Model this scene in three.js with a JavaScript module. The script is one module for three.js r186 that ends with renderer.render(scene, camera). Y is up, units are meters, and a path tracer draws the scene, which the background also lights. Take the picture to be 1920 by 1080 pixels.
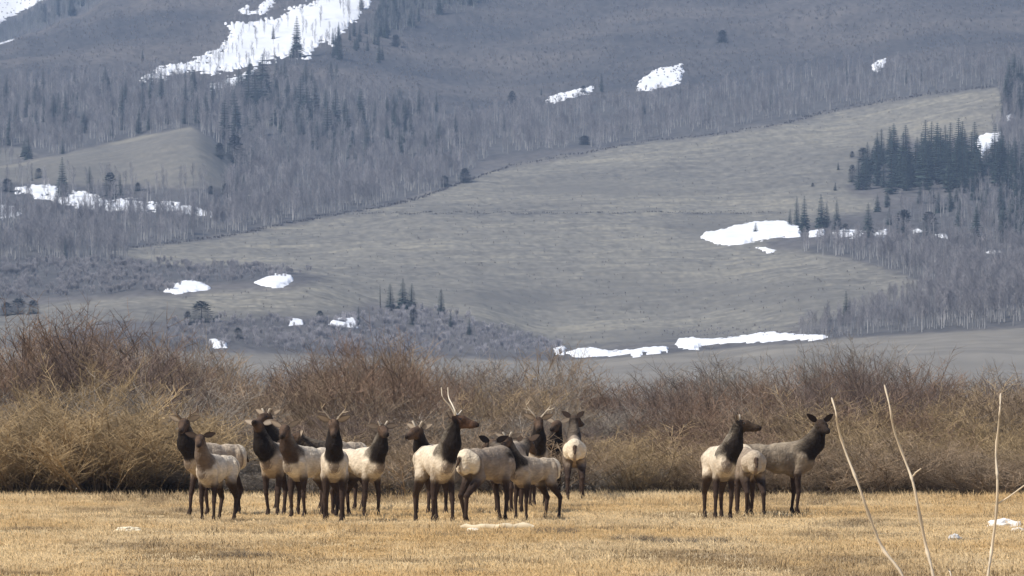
import * as THREE from 'three';
import { mergeGeometries } from 'three/addons/utils/BufferGeometryUtils.js';
import { createNoise2D, createNoise3D } from 'simplex-noise';

// ------------------------------------------------------------------ camera, sky, sun, air, exposure
const F = 13729, HORIZON = 751, EYE = 2.0;                 // focal length in photo pixels, photo row of the eye level, eye height in metres
const scene = new THREE.Scene();
const camera = new THREE.PerspectiveCamera(2 * Math.atan(540 / F) * 180 / Math.PI, 16 / 9, 1, 14000);
camera.position.set(0, EYE, 0);
camera.rotation.x = Math.atan((HORIZON - 540) / F);
camera.updateMatrixWorld();
const renderer = new THREE.WebGLRenderer({ antialias: true });
renderer.toneMapping = THREE.LinearToneMapping;
renderer.toneMappingExposure = 1.4;
renderer.shadowMap.enabled = true;

const SUN = new THREE.Vector3(-0.62, 0.74, 0.26).normalize();
{
  const W = 512, H = 256, data = new Float32Array(W * H * 4);
  for (let j = 0; j < H; j++) {
    const up = (j + 0.5) / H * Math.PI - Math.PI / 2, s = Math.max(0, Math.sin(up)), k = Math.pow(1 - s, 2.2);
    for (let i = 0; i < W; i++) {
      const o = (j * W + i) * 4, az = (i + 0.5) / W * 2 * Math.PI - Math.PI;
      const d = Math.cos(up) * Math.cos(az) * SUN.x + Math.sin(up) * SUN.y + Math.cos(up) * Math.sin(az) * SUN.z;
      const glow = 0.2 * Math.exp((d - 1) * 7);
      data[o] = 0.10 + 0.26 * k + glow; data[o + 1] = 0.17 + 0.22 * k + glow * 0.96; data[o + 2] = 0.33 + 0.12 * k + glow * 0.88; data[o + 3] = 1;
    }
  }
  const t = new THREE.DataTexture(data, W, H, THREE.RGBAFormat, THREE.FloatType);
  t.mapping = THREE.EquirectangularReflectionMapping; t.magFilter = THREE.LinearFilter; t.needsUpdate = true;
  scene.background = t; scene.environment = t;
}
const sun = new THREE.DirectionalLight(new THREE.Color().setRGB(1, 0.95, 0.87), 4.2);
sun.position.copy(SUN).multiplyScalar(400).add(new THREE.Vector3(0, 0, -130));
sun.target.position.set(0, 0, -130);
sun.castShadow = true;
Object.assign(sun.shadow.camera, { left: -120, right: 120, top: 120, bottom: -120, near: 1, far: 1200 });
sun.shadow.mapSize.set(4096, 4096);
scene.add(sun, sun.target);
scene.fog = new THREE.FogExp2(new THREE.Color().setRGB(0.52, 0.70, 1.0), 0.000085);

// ------------------------------------------------------------------ small tools
const rng = (a) => () => { a = (a + 0x6d2b79f5) | 0; let t = Math.imul(a ^ (a >>> 15), 1 | a); t = (t + Math.imul(t ^ (t >>> 7), 61 | t)) ^ t; return ((t ^ (t >>> 14)) >>> 0) / 4294967296; };
const n2 = createNoise2D(rng(11)), n3 = createNoise3D(rng(12));
const fbm = (x, y, o = 4) => { let s = 0, a = 0.5; for (let i = 0; i < o; i++) { s += a * n2(x, y); x = x * 2.03 + 17; y = y * 2.03 - 9; a *= 0.5; } return s; };
const clamp = (x, a = 0, b = 1) => Math.min(b, Math.max(a, x));
const sstep = (a, b, x) => { const t = clamp((x - a) / (b - a)); return t * t * (3 - 2 * t); };
const mix = (a, b, t) => a + (b - a) * t;
const mix3 = (a, b, t) => [mix(a[0], b[0], t), mix(a[1], b[1], t), mix(a[2], b[2], t)];
const mul3 = (a, k) => [a[0] * k, a[1] * k, a[2] * k];
const add = (a, b, k = 1) => [a[0] + b[0] * k, a[1] + b[1] * k, a[2] + b[2] * k];
const D2R = Math.PI / 180;
const names = {};
const numbered = (n) => { const k = names[n] = (names[n] ?? -1) + 1; return k ? n + '_' + String(k).padStart(3, '0') : n; };
function tag(o, label, category, group, kind) {
  if (label) o.userData.label = label;
  if (category) o.userData.category = category;
  if (group) o.userData.group = group;
  if (kind) o.userData.kind = kind;
  return o;
}
function mesh(name, geometry, material, parent = scene) {
  const m = new THREE.Mesh(geometry, material);
  m.name = parent === scene ? numbered(name) : name;
  m.castShadow = m.receiveShadow = true;
  parent.add(m);
  return m;
}
function thing(name, label, category, [x, y, z], turn = 0, group) {
  const o = new THREE.Group(); o.name = numbered(name); scene.add(o);
  o.position.set(x, y, z); o.rotation.y = turn;
  return tag(o, label, category, group);
}
function copy(root, [x, y, z], turn, scale, label, group) {
  const r = root.clone(); r.userData = { ...root.userData };
  r.name = numbered(root.name.replace(/_\d{3}$/, '')); scene.add(r);
  r.position.set(x, y, z); r.rotation.y = turn; if (scale) r.scale.set(...scale);
  r.userData.label = label; delete r.userData.group; if (group) r.userData.group = group;
  return r;
}
// collects tubes and faces with vertex colours
class Build {
  constructor() { this.p = []; this.n = []; this.c = []; this.i = []; }
  vert(p, n, c) { this.p.push(p[0], p[1], p[2]); this.n.push(n[0], n[1], n[2]); this.c.push(c[0], c[1], c[2]); return this.p.length / 3 - 1; }
  tube(pts, rad, col, sides = 3) {
    const v = new THREE.Vector3(), a = new THREE.Vector3(), b = new THREE.Vector3();
    let prev = -1;
    for (let k = 0; k < pts.length; k++) {
      const q = pts[Math.min(k + 1, pts.length - 1)], o = pts[Math.max(k - 1, 0)];
      v.set(q[0] - o[0], q[1] - o[1], q[2] - o[2]).normalize();
      a.set(Math.abs(v.y) > 0.9 ? 1 : 0, Math.abs(v.y) > 0.9 ? 0 : 1, 0).cross(v).normalize(); b.crossVectors(v, a);
      const first = this.p.length / 3;
      for (let s = 0; s < sides; s++) {
        const t = s / sides * Math.PI * 2, n = [a.x * Math.cos(t) + b.x * Math.sin(t), a.y * Math.cos(t) + b.y * Math.sin(t), a.z * Math.cos(t) + b.z * Math.sin(t)];
        this.vert(add(pts[k], n, rad[k]), n, col[k]);
      }
      if (prev >= 0) for (let s = 0; s < sides; s++) { const s2 = (s + 1) % sides; this.i.push(prev + s, prev + s2, first + s, prev + s2, first + s2, first + s); }
      prev = first;
    }
  }
  face(ps, n, cs) { const f = ps.map((p, k) => this.vert(p, n, Array.isArray(cs[0]) ? cs[k] : cs)); for (let k = 2; k < f.length; k++) this.i.push(f[0], f[k - 1], f[k]); }
  geo() {
    const g = new THREE.BufferGeometry();
    g.setAttribute('position', new THREE.BufferAttribute(new Float32Array(this.p), 3));
    g.setAttribute('normal', new THREE.BufferAttribute(new Float32Array(this.n), 3));
    g.setAttribute('color', new THREE.BufferAttribute(new Float32Array(this.c), 3));
    const { p, n, i } = this;
    for (let t = 0; t < i.length; t += 3) {                  // wind every face the way its normals point
      const [a, b, c] = [i[t] * 3, i[t + 1] * 3, i[t + 2] * 3], u = [p[b] - p[a], p[b + 1] - p[a + 1], p[b + 2] - p[a + 2]], v = [p[c] - p[a], p[c + 1] - p[a + 1], p[c + 2] - p[a + 2]];
      const f = [u[1] * v[2] - u[2] * v[1], u[2] * v[0] - u[0] * v[2], u[0] * v[1] - u[1] * v[0]];
      if (f[0] * (n[a] + n[b] + n[c]) + f[1] * (n[a + 1] + n[b + 1] + n[c + 1]) + f[2] * (n[a + 2] + n[b + 2] + n[c + 2]) < 0) { const k = i[t + 1]; i[t + 1] = i[t + 2]; i[t + 2] = k; }
    }
    g.setIndex(new THREE.BufferAttribute(new Uint32Array(this.i), 1));
    return g;
  }
}
const matte = (name, tint = [1, 1, 1], rough = 0.95) => { const m = new THREE.MeshStandardMaterial({ vertexColors: true, roughness: rough, side: THREE.DoubleSide }); m.color.setRGB(...tint); m.name = name; m.specularIntensity = 0.25; return m; };
const M = { fur: matte('fur', [1, 1, 1], 0.9), plain: matte('plain') };

// ------------------------------------------------------------------ the land: heights from a few contour lines
const knots = (c, x) => {                                    // smooth curve through [x, y] knots
  if (x <= c[0][0]) return c[0][1];
  for (let i = 1; i < c.length; i++) if (x <= c[i][0]) { const t = (x - c[i - 1][0]) / (c[i][0] - c[i - 1][0]); return mix(c[i - 1][1], c[i][1], t * t * (3 - 2 * t)); }
  return c[c.length - 1][1];
};
const CONTOURS = [
  [1650, [[0, 695], [500, 690], [1000, 712], [1400, 705], [1920, 698]]],
  [1950, [[0, 622], [400, 636], [700, 655], [1050, 674], [1260, 662], [1560, 636], [1920, 612]]],
  [2250, [[0, 582], [300, 549], [560, 546], [740, 582], [860, 596], [1050, 640], [1260, 628], [1560, 588], [1920, 540]]],
  [2600, [[0, 490], [300, 497], [560, 500], [900, 500], [1300, 498], [1600, 470], [1920, 450]]],
  [2900, [[0, 405], [250, 425], [560, 422], [850, 400], [1300, 400], [1600, 385], [1920, 372]]],
  [3200, [[0, 322], [200, 300], [360, 262], [480, 330], [700, 330], [900, 330], [1300, 310], [1600, 285], [1920, 262]]],
  [3400, [[0, 300], [200, 272], [360, 238], [480, 290], [700, 285], [900, 285], [1100, 272], [1500, 232], [1920, 166]]],
  [3900, [[0, 145], [450, 150], [620, 135], [900, 170], [1300, 130], [1920, 60]]],
  [4700, [[0, 86], [60, 65], [140, 35], [220, 0], [330, -40], [600, -60], [900, -70], [1920, -110]]],
  [5000, [[0, 100], [140, 46], [220, 8], [330, -50], [600, -90], [1920, -150]]],
  [6800, [[0, -120], [300, -190], [600, -220], [1920, -260]]],
];
const rowH = (py, r) => EYE + (HORIZON - py) / F * r;
const columns = new Map();
function column(px) {                                        // monotone cubic of height over distance for one bearing
  const key = Math.round(clamp(px, -400, 2320) * 2);
  if (columns.has(key)) return columns.get(key);
  const R = [0, 320, 1200], H = [0, 0, 4];
  for (const [r, c] of CONTOURS) { R.push(r); H.push(rowH(knots(c, key / 2), r)); }
  const n = R.length, d = [], m = new Array(n).fill(0);
  for (let i = 0; i < n - 1; i++) d.push((H[i + 1] - H[i]) / (R[i + 1] - R[i]));
  for (let i = 1; i < n - 1; i++) m[i] = d[i - 1] * d[i] <= 0 ? 0 : 2 * d[i - 1] * d[i] / (d[i - 1] + d[i]);
  m[n - 1] = d[n - 2];
  const out = { R, H, m };
  columns.set(key, out);
  return out;
}
function baseHeight(px, r) {
  const { R, H, m } = column(px);
  let i = 0; while (i < R.length - 2 && r > R[i + 1]) i++;
  const h = R[i + 1] - R[i], t = Math.min(1.2, (r - R[i]) / h), t2 = t * t, t3 = t2 * t;
  return (2 * t3 - 3 * t2 + 1) * H[i] + (t3 - 2 * t2 + t) * h * m[i] + (-2 * t3 + 3 * t2) * H[i + 1] + (t3 - t2) * h * m[i + 1];
}
const relief = (x, z) => {
  const r = -z;
  const near = (1 - 0.7 * sstep(125, 143, r)) * 0.028 * n2(x / 5, z / 7) + (1 - 0.7 * sstep(125, 143, r)) * 0.045 * n2(x / 13 + 3, z / 19) + 0.006 * n2(x / 1.1, z / 1.3);
  const far = sstep(900, 1700, r);
  return near * (1 - far) + far * (2.2 * fbm(x / 150 + 5, z / 170, 4) + 0.5 * n2(x / 26, z / 14) + 0.22 * n2(x / 9, z / 8) + sstep(3300, 4200, r) * 5 * fbm(x / 260, z / 420 + 7, 3));
};
const pxOf = (x, z) => 960 + x / -z * F;
const height = (x, z) => baseHeight(pxOf(x, z), -z) + relief(x, z);
const rowOf = (x, y, z) => HORIZON - (y - EYE) / -z * F;
// first ground point seen along a bearing at a given row
const scans = new Map();
function groundAt(px, py, from = 1250) {
  const key = Math.round(px / 3) * 3;
  if (!scans.has(key)) {
    const rows = []; let top = 1e9;
    for (let r = 1250; r < 6800; r += 6) { const x = (key - 960) / F * r, y = height(x, -r), p = rowOf(x, y, -r); if (p < top) { top = p; rows.push([r, p]); } }
    scans.set(key, rows);
  }
  for (const [r, p] of scans.get(key)) if (p <= py && r >= from) { const x = (px - 960) / F * r; return [x, height(x, -r), -r]; }
  return null;
}
// ---- areas on the land, as outlines on the hillside (bearing, row)
function sd(poly, x, y) {                                    // signed distance to an outline, inside negative
  let d = 1e12, inside = false;
  for (let i = 0, j = poly.length - 1; i < poly.length; j = i++) {
    const [ax, ay] = poly[j], [bx, by] = poly[i], ex = bx - ax, ey = by - ay, wx = x - ax, wy = y - ay;
    const t = clamp((wx * ex + wy * ey) / (ex * ex + ey * ey + 1e-9)), qx = wx - t * ex, qy = wy - t * ey;
    d = Math.min(d, qx * qx + qy * qy);
    if ((ay > y) !== (by > y) && x < ax + (y - ay) / (by - ay) * ex) inside = !inside;
  }
  return inside ? -Math.sqrt(d) : Math.sqrt(d);
}
const bounds = (poly) => [Math.min(...poly.map((p) => p[0])), Math.max(...poly.map((p) => p[0])), Math.min(...poly.map((p) => p[1])), Math.max(...poly.map((p) => p[1]))];
const EDGE = [[200, 472], [320, 458], [430, 444], [520, 426], [600, 410], [700, 394], [780, 376], [850, 350], [890, 336], [960, 312], [1090, 290], [1200, 268], [1340, 254], [1470, 234], [1540, 214], [1640, 196], [1740, 178], [1860, 164]];
const AREA = {
  meadow: [...EDGE, [2100, 150], [2100, 235], [1900, 242], [1780, 262], [1680, 262], [1610, 300], [1590, 360], [1640, 372], [1650, 395], [1560, 410], [1480, 425], [1420, 470], [1500, 470], [1600, 486], [1660, 505], [1760, 545], [1640, 570], [1560, 600], [1430, 628], [1250, 640], [1080, 652], [980, 622], [900, 604], [840, 585], [760, 566], [700, 566], [620, 590], [500, 592], [400, 600], [330, 560], [390, 548], [480, 544], [560, 540], [620, 520], [560, 508], [450, 500], [330, 500], [240, 488]],
  bench: [[-400, 335], [0, 311], [120, 288], [200, 268], [290, 250], [360, 240], [400, 262], [432, 300], [446, 336], [430, 350], [330, 350], [240, 345], [150, 345], [60, 340], [-400, 352]],
  benchLeft: [[-400, 280], [40, 278], [70, 290], [0, 308], [-400, 330]],
  pasture: [[-400, 640], [700, 668], [1040, 676], [1260, 664], [1400, 650], [1560, 638], [1920, 614], [2320, 596], [2320, 760], [-400, 760]],
  lowLeft: [[-400, 610], [0, 592], [80, 570], [180, 560], [300, 556], [420, 556], [520, 560], [500, 590], [350, 600], [200, 600], [60, 640], [-400, 680]],
  aspenMain: [[-400, 175], [40, 160], [250, 152], [420, 168], [520, 150], [640, 160], [760, 205], [880, 235], [1000, 205], [1200, 195], [1340, 170], [1500, 140], [1700, 125], [2320, 80], [2320, 160], [1860, 161], [1740, 174], [1640, 192], [1540, 208], [1470, 228], [1340, 248], [1200, 264], [1090, 278], [960, 284], [900, 300], [880, 332], [780, 370], [700, 390], [600, 407], [520, 422], [430, 440], [320, 454], [210, 474], [330, 498], [470, 502], [580, 512], [500, 528], [420, 530], [300, 546], [130, 556], [-400, 590]],
  aspenRight: [[1660, 440], [1690, 400], [1720, 372], [1800, 372], [1900, 340], [2320, 300], [2320, 585], [1920, 608], [1700, 626], [1560, 634], [1480, 636], [1560, 604], [1640, 574], [1770, 548], [1690, 510], [1600, 486], [1500, 470], [1560, 446]],
  aspenCorner: [[1870, 160], [2320, 130], [2320, 340], [1900, 340], [1900, 300], [1860, 260], [1890, 215]],
  brushKnoll: [[520, 640], [600, 604], [660, 600], [720, 582], [800, 580], [860, 596], [960, 622], [1040, 646], [1060, 668], [700, 664], [500, 660]],
  brushLow: [[330, 600], [420, 596], [560, 600], [560, 650], [400, 660], [300, 640]],
  gully: [[262, 148], [360, 118], [430, 66], [440, 36], [560, 16], [600, -40], [720, -40], [690, 40], [640, 90], [560, 120], [500, 132], [400, 150], [300, 152]],
  darkTop: [[690, 66], [720, 20], [740, -40], [960, -40], [890, 14], [800, 36], [750, 62], [700, 84]],
  darkTopLeft: [[-200, 70], [0, 62], [60, 40], [100, 6], [140, -60], [330, -100], [220, -4], [110, 44], [0, 84], [-200, 110]],
  standRight: [[1606, 372], [1616, 318], [1660, 300], [1700, 296], [1800, 300], [1880, 320], [1920, 330], [1940, 374], [1840, 366], [1740, 362], [1690, 366]],
};
const BOX = Object.fromEntries(Object.entries(AREA).map(([k, p]) => [k, bounds(p)]));
const within = (k, x, y, soft) => { const b = BOX[k]; if (x < b[0] - soft || x > b[1] + soft || y < b[2] - soft || y > b[3] + soft) return 0; return 1 - sstep(-soft, soft, sd(AREA[k], x, y)); };
const isIn = (k, x, y) => { const b = BOX[k]; return x > b[0] && x < b[1] && y > b[2] && y < b[3] && sd(AREA[k], x, y) < 0; };

const SOIL = { sage: [0.075, 0.071, 0.069], meadow: [0.192, 0.178, 0.145], straw: [0.245, 0.222, 0.17], sagey: [0.125, 0.117, 0.101], floor: [0.076, 0.073, 0.071], pasture: [0.185, 0.168, 0.14], turf: [0.6, 0.46, 0.26], earth: [0.33, 0.245, 0.15] };
function landColour(x, y, z) {
  const r = -z, px = pxOf(x, z);
  if (r < 900) {
    const t = fbm(x / 6, z / 14, 4), u = n2(x / 0.7, z / 0.9);
    let c = mix3(SOIL.turf, SOIL.earth, sstep(-0.1, 0.6, t + 0.15 * u));
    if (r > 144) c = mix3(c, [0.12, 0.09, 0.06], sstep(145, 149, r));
    return c;
  }
  const w = 5 * fbm(x / 40, z / 60, 3), py = rowOf(x, y, z) + w, qx = px + 1.5 * w;
  const streak = fbm(x / 120, z / 16, 4), fine = n2(x / 6, z / 7), broad = fbm(x / 220 + 4, z / 260, 3), grain = n2(x / 2.6, z / 9);
  let c = mix3(SOIL.sage, [0.13, 0.118, 0.108], clamp(0.5 + broad + 0.35 * streak));
  c = mul3(c, 1 + 0.22 * fine + 0.12 * grain);
  const far = sstep(3500, 3800, r);
  if (far) c = mix3(c, mul3(mix3([0.056, 0.054, 0.055], [0.105, 0.093, 0.084], clamp(0.45 + 1.3 * broad)), 1 + 0.3 * fine + 0.2 * grain), far);
  let grass = mix3(SOIL.sagey, SOIL.meadow, clamp(0.6 + 0.65 * streak + 0.6 * broad + 0.25 * fine));
  grass = mul3(mix3(grass, SOIL.straw, 0.7 * sstep(0.2, 0.6, streak + 0.4 * broad + 0.2 * grain)), 1 + 0.16 * fine + 0.14 * grain);
  const k = within('meadow', qx + 8 * n2(x / 15, z / 22), py + 4 * n2(x / 12 + 7, z / 18), 8);
  if (k) {
    let g = grass;
    const hollow = (cx, cy, sx, sy) => Math.exp(-(((px - cx) / sx) ** 2) - (((py - cy) / sy) ** 2));
    g = mix3(g, SOIL.sagey, clamp(0.85 * hollow(1110, 355, 150, 12) + 0.8 * hollow(1330, 430, 60, 26) + 0.7 * hollow(960, 560, 140, 14) + 0.55 * hollow(1240, 540, 160, 22) + 0.8 * hollow(1240, 632, 190, 16) + 0.5 * hollow(1500, 560, 150, 30) + 0.6 * hollow(1640, 300, 60, 60)));
    const cut = sstep(1.6, 0.4, Math.abs(rowOf(x, y, z) - (401 + 2 * n2(px / 60, 3) + (px < 800 ? (800 - px) * 0.012 : 0)))) * sstep(640, 760, px) * sstep(1520, 1300, px);   // eroded bank across the meadow
    c = mix3(c, mul3(mix3(g, SOIL.floor, 0.75 * cut), 1), k);
  }
  const b = Math.max(within('bench', qx, py, 3), within('benchLeft', qx, py, 3));
  if (b) c = mix3(c, mix3(mix3(grass, SOIL.sagey, 0.55), SOIL.straw, sstep(6, 0, Math.abs(rowOf(x, y, z) - knots([[0, 311], [200, 268], [360, 240]], px))) * 0.8), b * 0.9);
  const low = within('lowLeft', qx, py, 5); if (low) c = mix3(c, grass, low * 0.8);
  const p = within('pasture', px, rowOf(x, y, z) + 0.4 * w, 2); if (p) c = mix3(c, mul3(SOIL.pasture, 1 + 0.35 * fbm(x / 160, z / 9, 3)), p);
  const forest = Math.max(within('aspenMain', qx, py, 3), within('aspenRight', qx, py, 4), within('aspenCorner', qx, py, 4));
  if (forest && !b) c = mix3(c, mul3(SOIL.floor, 1 + 0.3 * fine), forest * 0.9);
  return c;
}
function landSheet(rows, name) {
  const cols = [];
  for (let p = 960 - 1150; p <= 960 + 1150; p += rows[0] > 1000 ? 2.6 : 6) cols.push(p);
  for (let k = 1; k <= 14; k++) { const off = 1150 + 60 * (Math.pow(1.42, k) - 1) / 0.42; cols.push(960 + off); cols.unshift(960 - off); }
  const nC = cols.length, nR = rows.length, p = new Float32Array(nC * nR * 3), c = new Float32Array(nC * nR * 3), idx = new Uint32Array((nC - 1) * (nR - 1) * 6);
  rows.forEach((r, j) => cols.forEach((px, i) => {
    const x = (px - 960) / F * r, z = -r, y = height(x, z), o = (j * nC + i) * 3;
    p[o] = x; p[o + 1] = y; p[o + 2] = z;
    c.set(landColour(x, y, z), o);
  }));
  let q = 0;
  for (let j = 0; j < nR - 1; j++) for (let i = 0; i < nC - 1; i++) { const a = j * nC + i; idx.set([a, a + 1, a + nC, a + 1, a + nC + 1, a + nC], q); q += 6; }
  const g = new THREE.BufferGeometry();
  g.setAttribute('position', new THREE.BufferAttribute(p, 3));
  g.setAttribute('color', new THREE.BufferAttribute(c, 3));
  g.setIndex(new THREE.BufferAttribute(idx, 1)); g.computeVertexNormals();
  return tag(mesh(name, g, matte(name + '_soil')), null, null, null, 'structure');
}
{
  const near = [], far = [];
  for (let r = 3; r < 60; r *= 1.15) near.push(r);
  for (let r = 60; r < 175; r += 0.5) near.push(r);
  for (let r = 175; r < 1250; r *= 1.03) near.push(r);
  near.push(1250);
  for (let r = 1250; r < 1800; r += 18) far.push(r);
  for (let r = 1800; r < 3500; r += 5) far.push(r);
  for (let r = 3500; r < 5050; r += 9) far.push(r);
  for (let r = 5050; r <= 6800; r += 35) far.push(r);
  landSheet(near, 'ground');
  landSheet(far, 'hillside');
}

// ------------------------------------------------------------------ snow lying on the hillside
const snowMat = new THREE.MeshStandardMaterial({ roughness: 0.8 }); snowMat.color.setRGB(0.74, 0.75, 0.77); snowMat.name = 'snow';
const SNOW = [
  ['large ragged snow field filling the gully high on the mountain', 6, 0.7, [[262, 149], [290, 132], [320, 120], [345, 122], [380, 104], [420, 84], [432, 64], [424, 44], [450, 38], [480, 40], [530, 32], [545, 16], [590, 4], [600, -30], [720, -30], [690, 10], [668, 36], [640, 60], [628, 84], [600, 80], [575, 108], [540, 104], [510, 112], [480, 122], [440, 132], [400, 138], [350, 132], [310, 146]]],
  ['thin curved strip of snow just below the gully snow field', 1.5, 0.6, [[380, 162], [420, 152], [452, 142], [478, 128], [474, 144], [440, 160], [400, 168]]],
  ['two small snow spots left of the gully snow field top', 2, 0.5, [[448, 18], [464, 10], [466, 20], [482, 22], [490, 4], [514, -2], [510, 12], [492, 28], [470, 24], [455, 24]]],
  ['bright wedge of snow on the dark slope at upper right centre', 1.5, 0.7, [[1195, 170], [1200, 152], [1222, 136], [1240, 126], [1262, 126], [1280, 120], [1281, 136], [1276, 156], [1250, 162], [1215, 170]]],
  ['narrow broken snow streak left of the bright snow wedge', 2, 0.5, [[1024, 190], [1036, 180], [1060, 174], [1085, 168], [1112, 161], [1108, 172], [1080, 182], [1050, 190]]],
  ['tiny lone snow spot at the top of the bare aspen belt', 0.8, 0.4, [[1635, 122], [1645, 113], [1662, 109], [1660, 124], [1650, 134], [1638, 133]]],
  ['wing shaped snow patch above the dark conifer stand', 1, 0.6, [[1830, 270], [1834, 256], [1850, 250], [1884, 248], [1874, 262], [1858, 275], [1846, 284], [1841, 302], [1836, 284]]],
  ['small snow scrap above the wing shaped snow patch', 1, 0.4, [[1884, 218], [1896, 212], [1902, 222], [1890, 226]]],
  ['long bright snow tongue left of the conifer clump on the meadow edge', 1.2, 0.8, [[1314, 446], [1324, 436], [1350, 432], [1380, 424], [1420, 417], [1468, 415], [1502, 428], [1500, 442], [1450, 446], [1418, 452], [1380, 461], [1340, 458]]],
  ['thin snow sliver below the long snow tongue', 0.6, 0.4, [[1415, 464], [1436, 464], [1460, 471], [1440, 473]]],
  ['small snow block between the conifers right of the snow tongue', 1, 0.5, [[1517, 434], [1545, 430], [1548, 442], [1518, 444]]],
  ['ragged snow strip under the middle conifers of the meadow edge', 1.4, 0.5, [[1562, 436], [1585, 431], [1612, 432], [1640, 438], [1662, 432], [1664, 440], [1620, 446], [1566, 444]]],
  ['small snow spot under the round topped conifer', 0.6, 0.4, [[1708, 432], [1722, 429], [1732, 434], [1712, 437]]],
  ['snow chip right of the broad triangular conifer', 0.8, 0.4, [[1748, 440], [1772, 438], [1780, 448], [1762, 446]]],
  ['lowest snow sliver in the bare aspens at the right edge', 0.6, 0.4, [[1846, 474], [1862, 469], [1880, 472], [1866, 477]]],
  ['broken band of snow across the foot of the left bench', 4, 0.6, [[18, 358], [60, 346], [108, 350], [128, 362], [170, 362], [200, 378], [250, 372], [270, 382], [330, 380], [360, 388], [410, 402], [392, 406], [330, 398], [250, 396], [180, 394], [130, 388], [92, 374], [44, 364]]],
  ['ragged snow scraps at the left edge below the broken band', 2.5, 0.5, [[-30, 398], [8, 384], [24, 388], [40, 402], [20, 408], [-30, 416]]],
  ['smooth almond shaped snow patch in the meadow hollow', 0.5, 0.7, [[476, 530], [500, 520], [522, 515], [546, 517], [551, 524], [540, 534], [518, 541], [500, 538]]],
  ['grey veiled snow patch left of the almond shaped one', 1.2, 0.5, [[308, 548], [318, 536], [340, 528], [362, 526], [380, 532], [398, 541], [360, 548], [330, 550]]],
  ['low snow bank along the creek behind the willows', 1, 0.6, [[1060, 662], [1085, 656], [1108, 652], [1130, 658], [1180, 656], [1220, 652], [1254, 650], [1252, 660], [1200, 665], [1120, 668], [1072, 669]]],
  ['long snow bank at the foot of the meadow right of the creek bank', 1.2, 0.6, [[1266, 648], [1272, 636], [1300, 634], [1335, 638], [1380, 634], [1420, 627], [1450, 624], [1490, 628], [1552, 631], [1540, 636], [1460, 640], [1384, 642], [1330, 646], [1300, 655], [1276, 653]]],
  ['small grey snow tip at the left end of the creek bank', 0.8, 0.4, [[1038, 654], [1052, 648], [1062, 652], [1058, 666], [1042, 664]]],
  ['small bright snow block left of the knoll with spires', 0.5, 0.5, [[538, 602], [546, 597], [558, 598], [568, 600], [569, 608], [556, 610], [541, 610]]],
  ['snow scraps on the left flank of the knoll with spires', 1, 0.5, [[614, 608], [624, 600], [642, 596], [668, 596], [670, 614], [650, 613], [630, 614]]],
  ['faint snow scrap just above the left willow tops', 1, 0.4, [[390, 636], [405, 636], [424, 642], [426, 654], [402, 654]]],
  ['diagonal snow field on the far ridge at the top left corner', 1.5, 0.8, [[-120, 70], [0, 44], [30, 24], [66, 6], [90, -8], [70, -40], [20, -10], [-120, 20]]],
  ['thin snow edge along the top left ridge line', 0.5, 0.4, [[-60, 94], [0, 80], [28, 72], [24, 76], [0, 85]]],
];
function snowPatch(label, ragged, depth, poly) {
  const [x0, x1, y0, y1] = bounds(poly), big = (x1 - x0) * (y1 - y0);
  const from = y1 < 100 && x1 < 100 ? 4950 : 1250;
  const rs = []; let rMin = 1e9, rMax = 0;
  for (let px = x0 - 2; px <= x1 + 2; px += 6) for (const py of [y0 - 2, (y0 + y1) / 2, y1 + 3]) { const g = groundAt(px, py, from); if (g) { rMin = Math.min(rMin, -g[2]); rMax = Math.max(rMax, -g[2]); } }
  rMin -= 25; rMax += 40;
  const nC = clamp(Math.ceil((x1 - x0 + 12) / (big > 20000 ? 1.5 : 0.9)), 12, 320), nR = clamp(Math.ceil((y1 - y0 + 8) / (big > 20000 ? 0.8 : 0.45)), 16, 300);
  const id = new Int32Array((nC + 1) * (nR + 1)).fill(-1), pos = [], idx = [], val = new Float32Array((nC + 1) * (nR + 1));
  const P = [];
  for (let j = 0; j <= nR; j++) for (let i = 0; i <= nC; i++) {
    const r = mix(rMin, rMax, j / nR), px = mix(x0 - 6, x1 + 6, i / nC), x = (px - 960) / F * r, y = height(x, -r), py = rowOf(x, y, -r);
    const d = sd(poly, px, py) + (ragged < 3 && ragged >= 1 ? 1.7 : 1) * ragged * (1.5 * fbm(x / 14, r / 26, 4) + 0.8 * n2(x / 3.5, r / 5)) + (ragged > 3 ? 34 : 10) * Math.max(0, fbm(x / 10 + 3, r / 24, 3) - (ragged > 3 ? 0.12 : 0.26));
    const t = d < 0 ? depth * Math.min(1, -d / 3) + 0.12 : 0.12 - d * 0.45;
    val[j * (nC + 1) + i] = t; P.push([x, y + Math.max(t, -0.35), -r]);
  }
  const use = (k) => (id[k] >= 0 ? id[k] : (pos.push(...P[k]), id[k] = pos.length / 3 - 1));
  for (let j = 0; j < nR; j++) for (let i = 0; i < nC; i++) {
    const a = j * (nC + 1) + i, b = a + 1, c = a + nC + 1, d = c + 1;
    if (Math.max(val[a], val[b], val[c], val[d]) < 0) continue;
    const A = use(a), B = use(b), C = use(c), Dd = use(d); idx.push(A, B, C, B, Dd, C);
  }
  if (!idx.length) return;
  const g = new THREE.BufferGeometry();
  g.setAttribute('position', new THREE.BufferAttribute(new Float32Array(pos), 3)); g.setIndex(idx); g.computeVertexNormals();
  tag(mesh('snow_patch', g, snowMat), label, 'snow patch', 'snow patches left on the hillside');
}
for (const s of SNOW) snowPatch(...s);

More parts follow.
